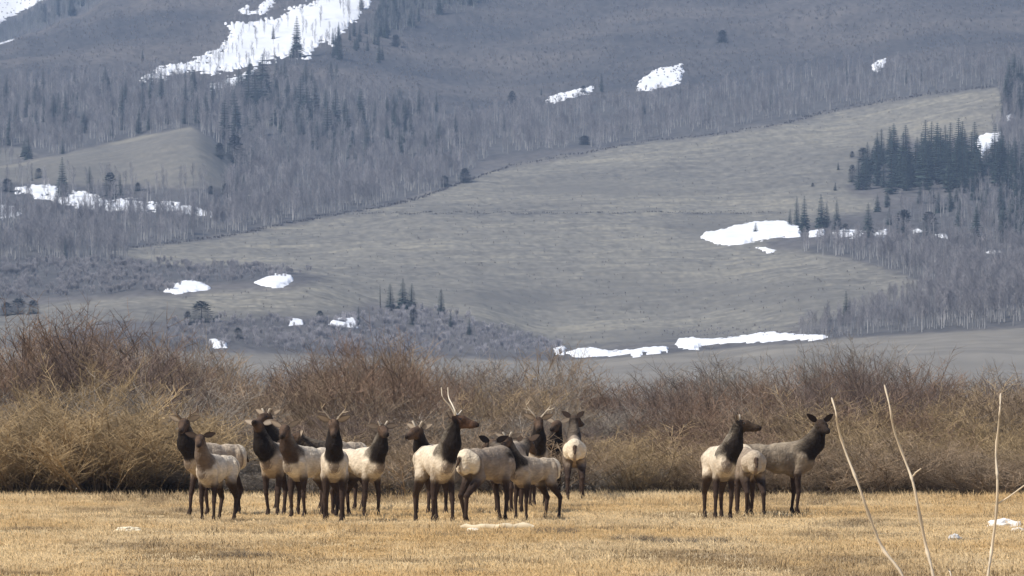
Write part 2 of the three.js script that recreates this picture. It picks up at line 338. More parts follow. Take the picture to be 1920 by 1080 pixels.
// ------------------------------------------------------------------ trees of the hillside
const up3 = [0, 1, 0];
function aspenGeo(seed, brushy) {                            // bare aspen, about 10 m
  const R = rng(seed), b = new Build(), H = brushy ? 4.2 : 10, bark = [0.33, 0.315, 0.295], twig = [0.25, 0.233, 0.23];
  const stems = brushy ? 5 : 1;
  for (let s = 0; s < stems; s++) {
    const lx = (R() - 0.5) * (brushy ? 2.6 : 0.9), lz = (R() - 0.5) * (brushy ? 2.6 : 0.9), at = (t) => [lx * t * t + 0.12 * Math.sin(t * 7 + seed), H * t, lz * t * t];
    const pts = [0, 0.25, 0.5, 0.75, 1].map(at), k = brushy ? 0.5 : 1;
    b.tube(pts, [0.17 * k, 0.14 * k, 0.11 * k, 0.07 * k, 0.02], pts.map((_, i) => mix3(bark, twig, brushy ? 0.9 : Math.max(0, i - 2) / 2)), 4);
    const nb = brushy ? 8 : 20;
    for (let i = 0; i < nb; i++) {
      const t = (brushy ? 0.15 : 0.33) + 0.64 * (i + R()) / nb, o = at(t), az = R() * 6.28, len = (brushy ? 1.3 : 2.1) * (1.15 - t) + 0.5, rise = 0.7 + 0.8 * R();
      const e = add(o, [Math.cos(az) * len * 0.75, len * rise, Math.sin(az) * len * 0.75]), m = add(mul3(add(o, e), 0.5), [0, -0.1, 0]);
      b.tube([o, m, e], [0.045, 0.035, 0.015], [twig, twig, twig], 3);
      for (let j = 0; j < (brushy ? 4 : 5); j++) {
        const u = 0.3 + 0.7 * R(), q = mix3(o, e, u), a2 = R() * 6.28, l2 = 0.5 + 0.7 * R();
        const e2 = add(q, [Math.cos(a2) * l2 * 0.7, l2 * (0.3 + 0.7 * R()), Math.sin(a2) * l2 * 0.7]), w = 0.035;
        b.tube([q, e2], [w, 0.012], [twig, twig], 3);
      }
    }
  }
  return b.geo();
}
const wood = matte('bare_wood', [1, 1, 1]);
function scatter(name, protos, spots, label, category) {
  const per = protos.map(() => []);
  spots.forEach((s, i) => per[i % protos.length].push(s));
  const m4 = new THREE.Matrix4(), q = new THREE.Quaternion(), c = new THREE.Color(), Y = new THREE.Vector3(0, 1, 0);
  per.forEach((list, k) => {
    if (!list.length) return;
    const im = new THREE.InstancedMesh(protos[k], wood, list.length);
    im.name = numbered(name); im.castShadow = im.receiveShadow = true;
    list.forEach(({ p, turn, s, tint }, i) => {
      m4.compose(new THREE.Vector3(...p), q.setFromAxisAngle(Y, turn), new THREE.Vector3(s[0], s[1], s[0])); im.setMatrixAt(i, m4);
      im.setColorAt(i, c.setRGB(...tint));
    });
    tag(im, label, category, null, 'stuff'); scene.add(im);
  });
}
{
  const R = rng(77), trees = [], brush = [], sage = [];
  const put = (list, px, py, size, tint, from = 1250) => {
    const g = groundAt(px, py, from); if (!g) return;
    g[1] -= 0.1; const k = 0.75 + 0.5 * R();
    list.push({ p: g, turn: R() * 6.28, s: [size * k * (0.85 + 0.3 * R()), size * k], tint: mul3(tint, 0.7 + 0.6 * R()) });
  };
  const fill = (area, n, fn) => { const b = BOX[area], x0 = Math.max(b[0], -130), x1 = Math.min(b[1], 2050); const N = n * (x1 - x0) * (b[3] - b[2]) / 1000; for (let i = 0; i < N; i++) { const px = mix(x0, x1, R()), py = mix(b[2], b[3], R()); if (isIn(area, px + 16 * n2(px / 40, py / 25) + 6 * n2(px / 12, py / 9), py + 6 * n2(px / 30 + 9, py / 20))) fn(px, py); } };
  const grey = [1.0, 1.0, 1.02];
  fill('aspenMain', 60, (x, y) => {
    if (isIn('bench', x, y) || isIn('benchLeft', x, y)) return;
    const snowBelow = y > 340 && y < 412 && x < 420;
    const dens = clamp(0.66 + 1.5 * fbm(x / 70, y / 40, 3)) * (snowBelow ? 0.16 : 1) * (y < 215 && x > 640 ? 0.7 : 1);
    if (R() > dens) return;
    if (y > 492 && x < 600) put(brush, x, y, 0.5, mul3(grey, 1.25)); else put(trees, x, y, 0.58 + 0.36 * (x < 1000 ? 1 : 0.5) * R(), mul3(grey, 1 + 0.55 * fbm(x / 45 + 3, y / 30, 3)));
  });
  fill('aspenRight', 50, (x, y) => { if (R() > clamp(0.8 + 0.9 * fbm(x / 70, y / 60, 3)) * (y < 465 ? (x < 1800 ? 0.13 : 0.3) : 0.9)) return; put(trees, x, y, (x < 1720 && y > 550 ? 0.42 : 0.62) + 0.15 * R(), mul3(grey, 1 + 0.4 * fbm(x / 40, y / 30, 3))); });
  fill('aspenCorner', 22, (x, y) => put(trees, x, y, 0.9, grey));
  fill('gully', 9, (x, y) => { if (R() < 0.5 + fbm(x / 40, y / 30, 2)) put(trees, x, y, 0.7, mul3(grey, 0.9)); });
  fill('brushKnoll', 20, (x, y) => put(brush, x, y, 0.3 + 0.25 * R(), [1.45, 1.47, 1.55]));
  fill('brushLow', 15, (x, y) => put(brush, x, y, 0.4, [1.35, 1.36, 1.42]));
  fill('darkTopLeft', 50, (x, y) => put(trees, x, y, 0.9, [0.75, 0.8, 0.8], 4950));
  fill('darkTop', 40, (x, y) => put(trees, x, y, 0.8, [0.75, 0.8, 0.8]));
  for (let i = 0; i < 5000; i++) { const x = 200 + 1700 * R(), y = 165 + 480 * R(); if (isIn('meadow', x, y) && R() < 0.5 + fbm(x / 60, y / 20, 3)) put(sage, x, y, 0.1 + 0.08 * R(), [0.85, 0.8, 0.72]); }
  for (let i = 0; i < 130; i++) put(brush, 1240 + 340 * R(), 636 - 0.04 * 340 * R() - 8 * R(), 0.16, [1.2, 1.2, 1.3]);       // scrub above the creek snow
  for (let i = 0; i < 500; i++) { const x = 640 + 860 * R(); put(brush, x, 401 + 2 * n2(x / 60, 3) + 1.2 * (R() - 0.5) + (x < 800 ? 6 * (800 - x) / 160 * (R() < 0.5 ? 1 : 0.2) : 0), 0.09 + 0.07 * R(), [0.6, 0.58, 0.55]); } // scrub line across the meadow
  for (let i = 0; i < 1500; i++) { const e = EDGE[Math.floor(R() * (EDGE.length - 1))], k = EDGE.indexOf(e), f = EDGE[k + 1], t = R(); put(brush, mix(e[0], f[0], t), mix(e[1], f[1], t) + 1.5 - 3 * R(), 0.13 + 0.1 * R(), [0.5, 0.48, 0.5]); }
  for (let i = 0; i < 16000; i++) { const x = -60 + 2050 * R(), y = -10 + 230 * R(); if (isIn('aspenMain', x, y) || isIn('gully', x, y) || isIn('meadow', x, y) || y > 215 || R() > 0.55 + fbm(x / 160, y / 50, 3)) continue; put(sage, x, y, 0.22 + 0.2 * R(), [0.95, 0.93, 0.92]); }
  scatter('aspen_wood', [1, 2, 3, 4, 5].map((s) => aspenGeo(s * 31)), trees, 'grey leafless aspen wood covering the middle slopes of the hill', 'wood');
  scatter('brush', [1, 2, 3].map((s) => aspenGeo(s * 57, true)), brush, 'low grey leafless brush on the lower hillside', 'brush');
  scatter('scrub', [4, 5].map((s) => aspenGeo(s * 57, true)), sage, 'sparse dark scrub on the upper mountain slope', 'scrub');
  console.log('aspens', trees.length, 'brush', brush.length, 'scrub', sage.length);
}
// conifers, each a thing: trunk and crown
const needle = matte('needles', [1, 1, 1]), barkMat = matte('bark');
function coniferProto(seed, kind) {                          // 10 m tall; kind: spire, broad, juniper, snag
  const R = rng(seed), g = new THREE.Group(); g.name = kind === 'juniper' ? 'juniper' : kind === 'snag' ? 'dead_conifer' : 'conifer';
  const t = new Build(), c = new Build(), bark = [0.09, 0.07, 0.055], H = 10;
  const bend = [(R() - 0.5) * 0.3, (R() - 0.5) * 0.3];
  const ax = (u) => [bend[0] * u * u, H * u, bend[1] * u * u];
  const tp = [-0.03, 0.3, 0.65, 0.99].map(ax); t.tube(tp, [0.2, 0.15, 0.09, 0.02], tp.map(() => bark), 5);
  const levels = kind === 'snag' ? 16 : 24, w0 = { spire: 1.75, broad: 2.7, juniper: 3.9, snag: 0.5 }[kind], u0 = { spire: 0.06, broad: 0.05, juniper: 0.02, snag: 0.2 }[kind];
  for (let l = 0; l < levels; l++) {
    const u = u0 + (0.985 - u0) * l / (levels - 1), prof = kind === 'juniper' ? Math.sqrt(Math.max(0, 1 - Math.pow((u - 0.25) / 0.75, 2))) : kind === 'broad' ? Math.pow(1 - u, 0.85) * (1 - 0.25 * Math.exp(-u * 9)) : Math.pow(1 - u, 0.72) * (1 - 0.45 * Math.exp(-u * 7));
    const w = w0 * prof * (0.8 + 0.35 * R()) + 0.1, nB = kind === 'snag' ? 3 : 10;
    for (let k = 0; k < nB; k++) {
      if (R() < 0.1) continue;
      const az = (k + R() * 0.8 + l * 0.37) / nB * 6.283, len = w * (0.75 + 0.38 * R()), o = ax(u), dx = Math.cos(az), dz = Math.sin(az), droop = (kind === 'juniper' ? 0.2 - 0.5 * u : 0.38 - 0.3 * u) * len, half = len * 0.32 + 0.16;
      const m = add(o, [dx * len * 0.55, -droop * 0.35 + 0.05, dz * len * 0.55]), e = add(o, [dx * len, -droop, dz * len]);
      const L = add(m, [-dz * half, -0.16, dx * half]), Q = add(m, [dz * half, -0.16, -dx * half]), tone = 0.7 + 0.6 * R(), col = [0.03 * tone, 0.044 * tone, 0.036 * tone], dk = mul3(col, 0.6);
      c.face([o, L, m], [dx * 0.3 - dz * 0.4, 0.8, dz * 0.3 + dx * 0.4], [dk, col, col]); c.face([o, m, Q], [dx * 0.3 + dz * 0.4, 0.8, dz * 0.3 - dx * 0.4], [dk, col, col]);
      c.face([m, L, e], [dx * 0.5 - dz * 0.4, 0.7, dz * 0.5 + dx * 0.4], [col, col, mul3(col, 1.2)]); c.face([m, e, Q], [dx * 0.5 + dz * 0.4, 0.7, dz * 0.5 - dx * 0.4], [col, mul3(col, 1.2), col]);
    }
  }
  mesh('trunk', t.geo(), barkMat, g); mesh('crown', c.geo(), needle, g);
  tag(g, null, kind === 'juniper' ? 'juniper' : 'conifer');
  return g;
}
{
  const R = rng(5), protos = { spire: [1, 2, 3, 4].map((s) => coniferProto(s * 13, 'spire')), broad: [5, 6, 7].map((s) => coniferProto(s * 17, 'broad')), juniper: [8, 9].map((s) => coniferProto(s * 19, 'juniper')), snag: [coniferProto(10, 'snag')] };
  let n = 0;
  const massProto = [...protos.spire.slice(0, 2), ...protos.broad.slice(0, 2)].map((g) => mergeGeometries(g.children.map((m) => m.geometry))), mass = [];
  const massed = (px, py, tall, wide = 1) => { const g = groundAt(px, py, py < 60 && px < 330 ? 4950 : 1250); if (!g) return; const s = tall * -g[2] / F / 10; g[1] -= 0.25; mass.push({ p: g, turn: R() * 6.28, s: [s * wide * 1.3, s], tint: mul3([1, 1, 1], 0.8 + 0.4 * R()) }); };
  function conifer(kind, px, py, tall, label, group, wide = 1) {    // tall: in photo rows
    const g = groundAt(px, py, py < 60 && px < 180 ? 4950 : 1250); if (!g) return;
    const s = tall * -g[2] / F / 10; g[1] -= 0.25;
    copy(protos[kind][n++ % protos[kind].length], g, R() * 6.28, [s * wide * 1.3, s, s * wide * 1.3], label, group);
  }
  const single = [
    ['snag', 713, 586, 54, 'thin dark pole-like conifer leftmost of the spires on the knoll', 0.9], ['spire', 732, 582, 51, 'narrow conifer spire second from left on the knoll', 1.28],
    ['broad', 755, 582, 56, 'tallest conifer spire with swollen base on the knoll', 1.01], ['spire', 771, 580, 50, 'conifer spire with rounded shoulders right of the tallest on the knoll', 1.35], ['spire', 827, 591, 50, 'lone conifer with needle-thin top right of the knoll spires', 1.22],
    ['spire', 845, 616, 30, 'short conifer below the lone needle-topped one', 1], ['spire', 672, 613, 38, 'small thin conifer beside the snow scraps left of the knoll', 0.8], ['juniper', 775, 612, 32, 'dark bushy conifer among brush beneath the knoll spires', 0.7],
    ['spire', 880, 628, 32, 'small dark conifer at the right foot of the knoll', 1.2], ['spire', 792, 586, 20, 'stunted conifer just right of the knoll spires', 1], ['spire', 1587, 612, 68, 'lone dark narrow conifer standing above grey brush at the meadow foot', 0.85],
    ['spire', 1481, 424, 34, 'small conifer at the left end of the meadow-edge clump', 1], ['spire', 1494, 424, 56, 'slim conifer at the back of the meadow-edge clump', 0.8], ['broad', 1508, 436, 70, 'tall conifer with thin tip standing right of the snow tongue', 0.75],
    ['broad', 1540, 428, 65, 'pointed conifer in the middle of the meadow-edge clump', 0.8], ['spire', 1551, 428, 48, 'half hidden conifer behind the pointed one in the clump', 1.1], ['broad', 1569, 430, 56, 'conifer with straight cone shape at the right of the clump', 0.75],
    ['broad', 1628, 446, 68, 'stout conifer standing apart right of the clump', 0.8], ['juniper', 1694, 436, 44, 'round topped dark conifer above the small snow spot', 0.9], ['juniper', 1743, 440, 44, 'broad triangular dark conifer above the snow chip', 1], ['broad', 1830, 468, 80, 'tall dark conifer in the bare aspens right of the snow chip', 0.8],
    ['spire', 1417, 441, 24, 'small cone shaped tree standing on the long snow tongue', 1.6], ['juniper', 1795, 466, 22, 'low dark bush-like conifer near the lowest snow sliver', 1], ['broad', 1645, 400, 36, 'conifer below the left end of the dark stand', 0.9], ['broad', 1760, 398, 40, 'dark conifer below the middle of the dark stand', 0.9], ['broad', 1800, 424, 52, 'dark conifer halfway between the dark stand and the lowest snow sliver', 0.8], ['spire', 1725, 384, 44, 'slim conifer right below the dark stand', 0.9], ['broad', 1668, 424, 34, 'small conifer between the stout one and the round topped one', 0.9], ['broad', 1880, 456, 66, 'tall conifer above the lowest snow sliver', 0.9], ['juniper', 1585, 440, 20, 'small dark bush on the ragged snow strip', 1],
    ['juniper', 1618, 304, 28, 'dark round tree off the upper left end of the stand', 0.9], ['juniper', 1598, 296, 12, 'tiny round dark bush left of the round stand-end tree', 1], ['spire', 1572, 322, 16, 'tiny upright dark bush farthest left of the dark stand', 1.2], ['juniper', 1598, 344, 34, 'reddish dark rounded tree left of the stand', 0.6], ['spire', 1566, 358, 16, 'small grey bush on the brow left of the stand', 1.5], ['juniper', 1524, 354, 7, 'tiniest dark bush alone on the brow of the meadow', 1.2],
    ['broad', 1850, 330, 62, 'dark pointed conifer standing before the wing shaped snow', 0.9], ['broad', 116, 372, 78, 'tall dark conifer on the left bench snow with an open top', 0.75], ['spire', 168, 366, 50, 'slim conifer right of the tall one on the left bench', 1.1], ['juniper', 206, 372, 48, 'broad shaggy dark tree on the left bench', 0.8], ['spire', 225, 370, 42, 'slim tree against the shaggy one on the left bench', 0.9],
    ['juniper', 72, 336, 20, 'dark rounded bush on the rim of the left bench', 1], ['spire', 59, 340, 22, 'upright bush left of the rounded one on the bench rim', 1], ['spire', 278, 362, 22, 'small lone conifer right of the shaggy tree on the bench', 1.2], ['juniper', 258, 362, 16, 'small brownish bush beside the lone bench conifer', 0.9], ['juniper', 13, 360, 26, 'dark rounded conifer at the left picture edge on the bench', 1.2],
    ['spire', 444, 374, 50, 'left of the twin slim conifers at the bench end', 0.9], ['spire', 456, 376, 50, 'right of the twin slim conifers at the bench end', 0.9], ['juniper', 424, 368, 22, 'low conifer beside the twin slim conifers', 1], ['juniper', 395, 366, 16, 'low dark bush in the aspens left of the twin conifers', 1.2],
    ['broad', 556, 108, 78, 'big dark conifer standing in the middle of the gully snow', 0.7], ['spire', 512, 78, 30, 'small conifer left of the big one in the gully snow', 0.8], ['juniper', 742, 90, 22, 'round dark bush alone on the slope right of the gully', 1], ['juniper', 885, 12, 16, 'round dark bush on the ridge near the top edge', 1], ['juniper', 1355, 82, 24, 'round dark tree alone high on the right slope', 1], ['spire', 267, 112, 20, 'small lone conifer on the smooth slope left of the gully snow', 1], ['juniper', 137, 46, 14, 'small dark bush below the top left ridge line', 1],
    ['juniper', 872, 342, 28, 'dark dome shaped tree at the tip of the meadow edge', 1], ['juniper', 833, 350, 22, 'paler dome shaped tree beside the dark dome', 1], ['juniper', 690, 312, 24, 'small dark clump-like tree low in the aspen wood', 0.8], ['broad', 885, 282, 38, 'dark rounded conifer in the right tip of the aspen wood', 0.9], ['juniper', 440, 308, 56, 'bulky dark tree at the right end of the bench', 0.8], ['juniper', 412, 298, 30, 'small bulky tree left of the bulky one at the bench end', 0.8], ['juniper', 490, 326, 22, 'dark bush next to a snow speck below the bench end', 1],
    ['broad', 1207, 216, 30, 'rounded dark conifer below the bright snow wedge', 0.8], ['spire', 1128, 172, 36, 'slim dark conifer between the snow streak and the snow wedge', 0.8], ['spire', 1276, 186, 24, 'thin tree below the right tip of the snow wedge', 0.6], ['juniper', 1094, 176, 14, 'dark bush in the middle of the snow streak', 1], ['juniper', 378, 608, 42, 'large dark dome tree above the left willows', 1.2], ['juniper', 352, 610, 28, 'brownish tree left of the dark dome above the willows', 0.7], ['juniper', 446, 636, 20, 'small dark bush right of the faint snow scrap', 1],
    ['juniper', 12, 592, 26, 'leftmost dark evergreen of the clump at the left edge above the willows', 1.2], ['juniper', 34, 590, 32, 'tallest dark evergreen of the clump at the left edge above the willows', 1.2], ['juniper', 62, 588, 26, 'right hand dark evergreen of the clump at the left edge above the willows', 1.2], ['juniper', 600, 606, 22, 'dark bush between the small snow block and the snow scraps', 0.9], ['spire', 248, 494, 12, 'tiny dark tree alone on the lower meadow rim', 1.2], ['spire', 122, 492, 50, 'thin dark tree low in the left aspens', 0.5], ['spire', 170, 482, 14, 'tiny dark bush at the left tip of the meadow', 1.4],
    ['juniper', 1096, 272, 18, 'dark brush dome on the upper meadow edge', 1.4], ['spire', 1446, 198, 32, 'thin dark trunk-like tree low in the right aspen belt', 0.5], ['spire', 1700, 156, 36, 'thin dark trunk-like tree in the right aspen belt', 0.5], ['spire', 1728, 156, 26, 'short dark trunk-like tree beside the taller thin one', 0.6], ['spire', 1530, 142, 30, 'thin pointed tree at the upper edge of the aspen belt', 0.6], ['spire', 1587, 152, 40, 'thin leaning-looking tree left of the lone snow spot', 0.5],
    ['spire', 945, 246, 40, 'dark crooked narrow tree in the aspens above the meadow tip', 0.6], ['spire', 818, 210, 40, 'narrow dark tree at the top of the aspens left of centre', 0.7], ['spire', 1015, 178, 16, 'small dark tree left of the snow streak', 0.8], ['juniper', 960, 206, 34, 'dark grey clump of evergreen in the aspens left of the snow streak', 0.7],
  ];
  for (const [k, x, y, h, label, w] of single) conifer(k, x, y, h, label, null, w);
  const stand = []; for (let i = 0; stand.length < 80 && i < 3000; i++) { const x = mix(1610, 1940, R()), y = mix(296, 374, R()); if (isIn('standRight', x, y) && stand.every((q) => Math.hypot(q[0] - x, (q[1] - y) * 1.6) > 7)) stand.push([x, y]); }
  for (const [x, y] of stand) conifer(R() < 0.75 ? 'spire' : 'broad', x, y, (56 + 36 * R()) * (x < 1660 ? 0.75 : 1), ((y < 322 ? 'back row' : y < 348 ? 'middle row' : 'front row') + ' dark conifer ' + (x < 1670 ? 'at the left end' : x < 1740 ? 'left of the middle' : x < 1810 ? 'right of the middle' : 'at the right end') + ' of the dense hillside stand'), 'conifers of the dense stand', 1.05);
  for (let i = 0; i < 26; i++) { const x = 1640 + 280 * R(), y = 376 + 90 * R(); if (y < 380 + (x - 1620) * 0.35) conifer(R() < 0.6 ? 'spire' : 'broad', x, y, 30 + 30 * R(), 'dark conifer scattered on the bare slope just below the dense stand', 'conifers below the dense stand', 0.9); }
  for (let i = 0; i < 18; i++) conifer('spire', 1872 + 60 * R(), 150 + 100 * R(), 45 + 25 * R(), 'dark conifer in the group at the upper right picture edge', 'conifers at the upper right edge', 0.95);
  for (let i = 0; i < 18; i++) conifer('broad', 1872 + 56 * R(), 300 + 150 * R(), 40 + 30 * R(), 'dark conifer in the group at the right picture edge below the wing shaped snow', 'conifers at the right edge', 0.9);
  const loose = []; for (let i = 0; loose.length < 34 && i < 4000; i++) { const x = mix(420, 690, R()), y = mix(150, 300, R()); if (isIn('aspenMain', x, y) && fbm(x / 50, y / 40, 2) > -0.05 && loose.every((q) => Math.hypot(q[0] - x, q[1] - y) > 11)) loose.push([x, y]); }
  for (const [x, y] of loose) conifer(R() < 0.7 ? 'spire' : 'broad', x, y, 44 + 34 * R(), 'dark conifer among the aspens below the gully snow field', 'conifers below the gully snow field', 1.1);
  const left = []; for (let i = 0; left.length < 34 && i < 4000; i++) { const x = mix(-20, 400, R()), y = mix(165, 285, R()); if (isIn('aspenMain', x, y) && !isIn('bench', x, y) && left.every((q) => Math.hypot(q[0] - x, q[1] - y) > 16)) left.push([x, y]); }
  for (const [x, y] of left) conifer('spire', x, y, 34 + 26 * R(), 'small dark conifer in the aspen wood above the left bench', 'conifers above the left bench', 1);
  for (let i = 0; i < 30; i++) { const x = mix(640, 900, R()), y = mix(190, 300, R()); if (isIn('aspenMain', x, y)) conifer('spire', x, y, 36 + 24 * R(), 'thin dark conifer in the central aspen wood', 'conifers of the central aspen wood', 1); }
  for (let i = 0; i < 130; i++) { const x = mix(690, 930, R()), y = mix(-20, 80, R()); if (isIn('darkTop', x, y)) massed(x, y, 26 + 20 * R(), 0.9); }
  for (let i = 0; i < 34; i++) { const x = mix(600, 720, R()), y = mix(10, 120, R()); if (x - 600 > (120 - y) * 0.4) conifer('spire', x, y, 24 + 16 * R(), 'dark conifer along the right side of the gully snow field', 'conifers beside the gully snow', 0.9); }
  for (let i = 0; i < 120; i++) { const x = mix(0, 300, R()), y = mix(-40, 60, R()); if (isIn('darkTopLeft', x, y)) massed(x, y, 26 + 16 * R(), 1.1); }
  for (let i = 0; i < 170; i++) { const x = mix(-40, 900, R()), y = mix(160, 330, R()); if (isIn('aspenMain', x, y) && !isIn('bench', x, y) && fbm(x / 60 + 8, y / 40, 2) > 0.02) massed(x, y, 28 + 26 * R(), 0.95); }
  scatter('conifer_wood', massProto, mass, 'dark conifers massed on the far ridge and scattered thickly through the aspen wood', 'wood');
  console.log('conifers', n);
}

// ------------------------------------------------------------------ the willow thicket behind the herd
function willowGeo(seed, o) {                                // o: H height, W width, stems, base/mid/tip colours, lean
  const R = rng(seed), b = new Build(), { H, W } = o, dirUp = new THREE.Vector3();
  const rnd = (k) => (R() - 0.5) * 2 * k;
  const shoot = (p, d, len, n, droop, wob) => { const pts = [p]; let v = d; for (let k = 1; k <= n; k++) { v = add(v, [rnd(wob), rnd(wob) * 0.5 + droop, rnd(wob)]); dirUp.set(...v).normalize(); v = [dirUp.x, dirUp.y, dirUp.z]; pts.push(add(pts[k - 1], v, len / n)); } return pts; };
  for (let s = 0; s < o.stems; s++) {
    const az = R() * 6.283, out = Math.sqrt(R()), p = [Math.cos(az) * out * W * 0.24, -0.08, Math.sin(az) * out * W * 0.24];
    const lean = 0.12 + (o.lean ?? 1.0) * out * (0.5 + 0.6 * R()), tone = 0.5 + 1.0 * R() * R() + 0.2 * R(), len = H * (0.74 + 0.26 * R()) * (1 - 0.14 * out * out);
    const pts = shoot(p, [Math.cos(az) * lean, 1, Math.sin(az) * lean], len, 6, 0.05, 0.24), r0 = R() < 0.07 ? 0.028 : 0.012 + 0.011 * R();
    const cb = mul3(o.base, tone), cm = mul3(o.mid, tone), ct = mul3(mix3(o.tip, o.mid, R() * 0.5), tone);
    b.tube(pts, pts.map((_, k) => mix(r0, 0.005, k / 6)), pts.map((_, k) => (k < 3 ? mix3(cb, cm, k / 3) : mix3(cm, ct, (k - 3) / 3))), 3);
    for (let j = 0; j < o.side; j++) {
      const t = 1 + 4.7 * Math.pow(R(), 0.8), k = Math.floor(t), q = mix3(pts[k], pts[Math.min(6, k + 1)], t - k), a2 = R() * 6.283, sp = 0.45 + 0.75 * R();
      const v = [Math.cos(a2) * sp + Math.cos(az) * lean * 0.5, 0.75 + 0.4 * R(), Math.sin(a2) * sp + Math.sin(az) * lean * 0.5];
      const l2 = Math.min(H * (0.16 + 0.22 * R()), (o.top ?? 1.1) * H - q[1]), br = shoot(q, v, Math.max(0.25, l2), 3, 0.06, 0.2), cc = mix3(cm, ct, t / 6);
      b.tube(br, [0.0075, 0.0062, 0.0048, 0.003], [cm, cc, cc, ct], 3);
      for (let m = 0; m < o.twigs; m++) {
        const u = 0.4 + 2.5 * R(), kk = Math.floor(u), e = mix3(br[kk], br[Math.min(3, kk + 1)], u - kk), a3 = R() * 6.283, s3 = 0.5 + 0.9 * R();
        const tw = shoot(e, [Math.cos(a3) * s3 + v[0] * 0.4, 0.1 + 0.8 * R(), Math.sin(a3) * s3 + v[2] * 0.4], 0.18 + 0.3 * R(), 2, 0.05, 0.24);
        b.tube(tw, [0.0042, 0.0034, 0.0018], [cc, ct, mul3(ct, 1.1)], 3);
      }
    }
  }
  return b.geo();
}
const HUE = {
  gold: { base: [0.125, 0.1, 0.072], mid: [0.285, 0.207, 0.118], tip: [0.46, 0.335, 0.185] },
  red: { base: [0.09, 0.072, 0.059], mid: [0.175, 0.12, 0.086], tip: [0.275, 0.182, 0.125] },
  brown: { base: [0.105, 0.085, 0.068], mid: [0.22, 0.163, 0.11], tip: [0.34, 0.25, 0.165] },
  grey: { base: [0.11, 0.098, 0.085], mid: [0.235, 0.205, 0.172], tip: [0.34, 0.294, 0.243] },
  plum: { base: [0.075, 0.06, 0.054], mid: [0.14, 0.103, 0.088], tip: [0.205, 0.15, 0.124] },
};
const stemMat = matte('willow_bark', [1, 1, 1], 0.85);
{
  const R = rng(404), protos = {};
  const kinds = ['gold', 'red', 'brown', 'grey', 'plum'];
  kinds.forEach((k, i) => { protos[k] = [0, 1].map((v) => { const g = new THREE.Group(); g.name = 'willow_shrub'; mesh('stems', willowGeo(900 + i * 7 + v, { H: 3, W: 3.2, stems: 58, side: 9, twigs: 8, ...HUE[k] }), stemMat, g); return tag(g, null, 'shrub'); }); });
  const N = {};
  const gy = (x, z) => height(x, z);
  function willow(kind, px, dist, topRow, wide, label, group) {
    const x = (px - 960) / F * dist, z = -dist, y = gy(x, z), tall = (HORIZON - topRow) / F * dist + EYE - y;
    const s = tall / 3.15; N[kind] = (N[kind] ?? 0) + 1;
    copy(protos[kind][N[kind] % 2], [x, y, z], R() * 6.28, [wide / 3.2, s, wide / 3.2], label, group);
  }
  const SKY = [[-80, 612], [0, 632], [60, 598], [120, 560], [200, 550], [280, 574], [340, 622], [400, 664], [455, 688], [520, 658], [580, 622], [640, 600], [720, 590], [780, 622], [835, 654], [880, 637], [940, 630], [1000, 634], [1060, 666], [1150, 682], [1250, 662], [1330, 638], [1390, 634], [1450, 664], [1510, 676], [1555, 634], [1600, 616], [1650, 620], [1700, 676], [1760, 696], [1820, 684], [1920, 668], [2000, 682]];
  // individual shrubs that stand out
  const single = [
    ['plum', 205, 160, 572, 3.2, 'tallest dark purple-brown willow at the left with bare upright limbs'], ['red', 130, 162, 552, 3.4, 'tall reddish brown willow left of the tallest dark one'], ['brown', 285, 167, 604, 2.8, 'brown willow sloping down right of the tallest dark one'], ['red', 350, 172, 640, 2.6, 'reddish willow on the right shoulder of the tall left clump'],
    ['brown', 60, 166, 622, 2.8, 'brown willow rising near the left picture edge'], ['gold', 185, 148.5, 722, 3.6, 'golden rounded willow in front of the tall left clump'], ['gold', 60, 149, 745, 3.2, 'golden brown willow at the left picture edge beside the grass'], ['gold', 285, 149.5, 740, 2.8, 'straw coloured willow left of the leftmost elk'],
    ['red', 690, 160, 628, 3.0, 'tall rust red willow rising above the left half of the herd'], ['red', 620, 166, 655, 2.8, 'rust red willow left of the tall rust one behind the herd'], ['red', 765, 170, 662, 2.8, 'rust red willow right of the tall rust one behind the herd'], ['brown', 560, 165, 676, 2.8, 'brown willow on the left flank of the rust red willows'],
    ['plum', 1600, 164, 646, 2.4, 'dark plum dome shaped willow above the right herd'], ['plum', 1655, 172, 676, 1.9, 'smaller plum coloured willow on the right of the dark plum dome'], ['red', 1375, 174, 684, 2.6, 'reddish willow dome left of the right herd'], ['grey', 1110, 160, 738, 2.4, 'pale grey willow right of the elk with its rump to us'], ['grey', 1060, 161, 752, 2.0, 'pale grey willow above the dark elk pair'],
    ['gold', 960, 166, 706, 3.0, 'yellow-brown willow dome behind the middle elk group'], ['brown', 1480, 158, 742, 3.0, 'brown willow directly behind the elk in profile'], ['gold', 1830, 166, 712, 3.0, 'golden brown willow at the right side of the thicket'], ['brown', 1905, 165, 712, 2.8, 'brown willow at the right picture edge'],
  ];
  for (const [k, px, d, top, w, label] of single) willow(k, px, d, top, w, label);
  const pick = (px, row) => { const u = R(), t = n2(px / 160, row * 3); if (row === 0) return px < 400 ? (u < 0.6 ? 'gold' : 'brown') : u < 0.4 ? 'brown' : u < 0.7 ? 'grey' : 'gold'; if (row >= 3) return t + u < 0.3 ? 'plum' : u < 0.45 ? 'red' : u < 0.8 ? 'brown' : 'grey'; return t + u < 0.25 ? 'gold' : u < 0.5 ? 'brown' : u < 0.7 ? 'red' : u < 0.85 ? 'grey' : 'plum'; };
  const rows = [[147.5, 0.40, 112], [152, 0.52, 110], [158, 0.68, 106], [166, 0.80, 104], [176, 0.94, 100], [188, 1.0, 96]];
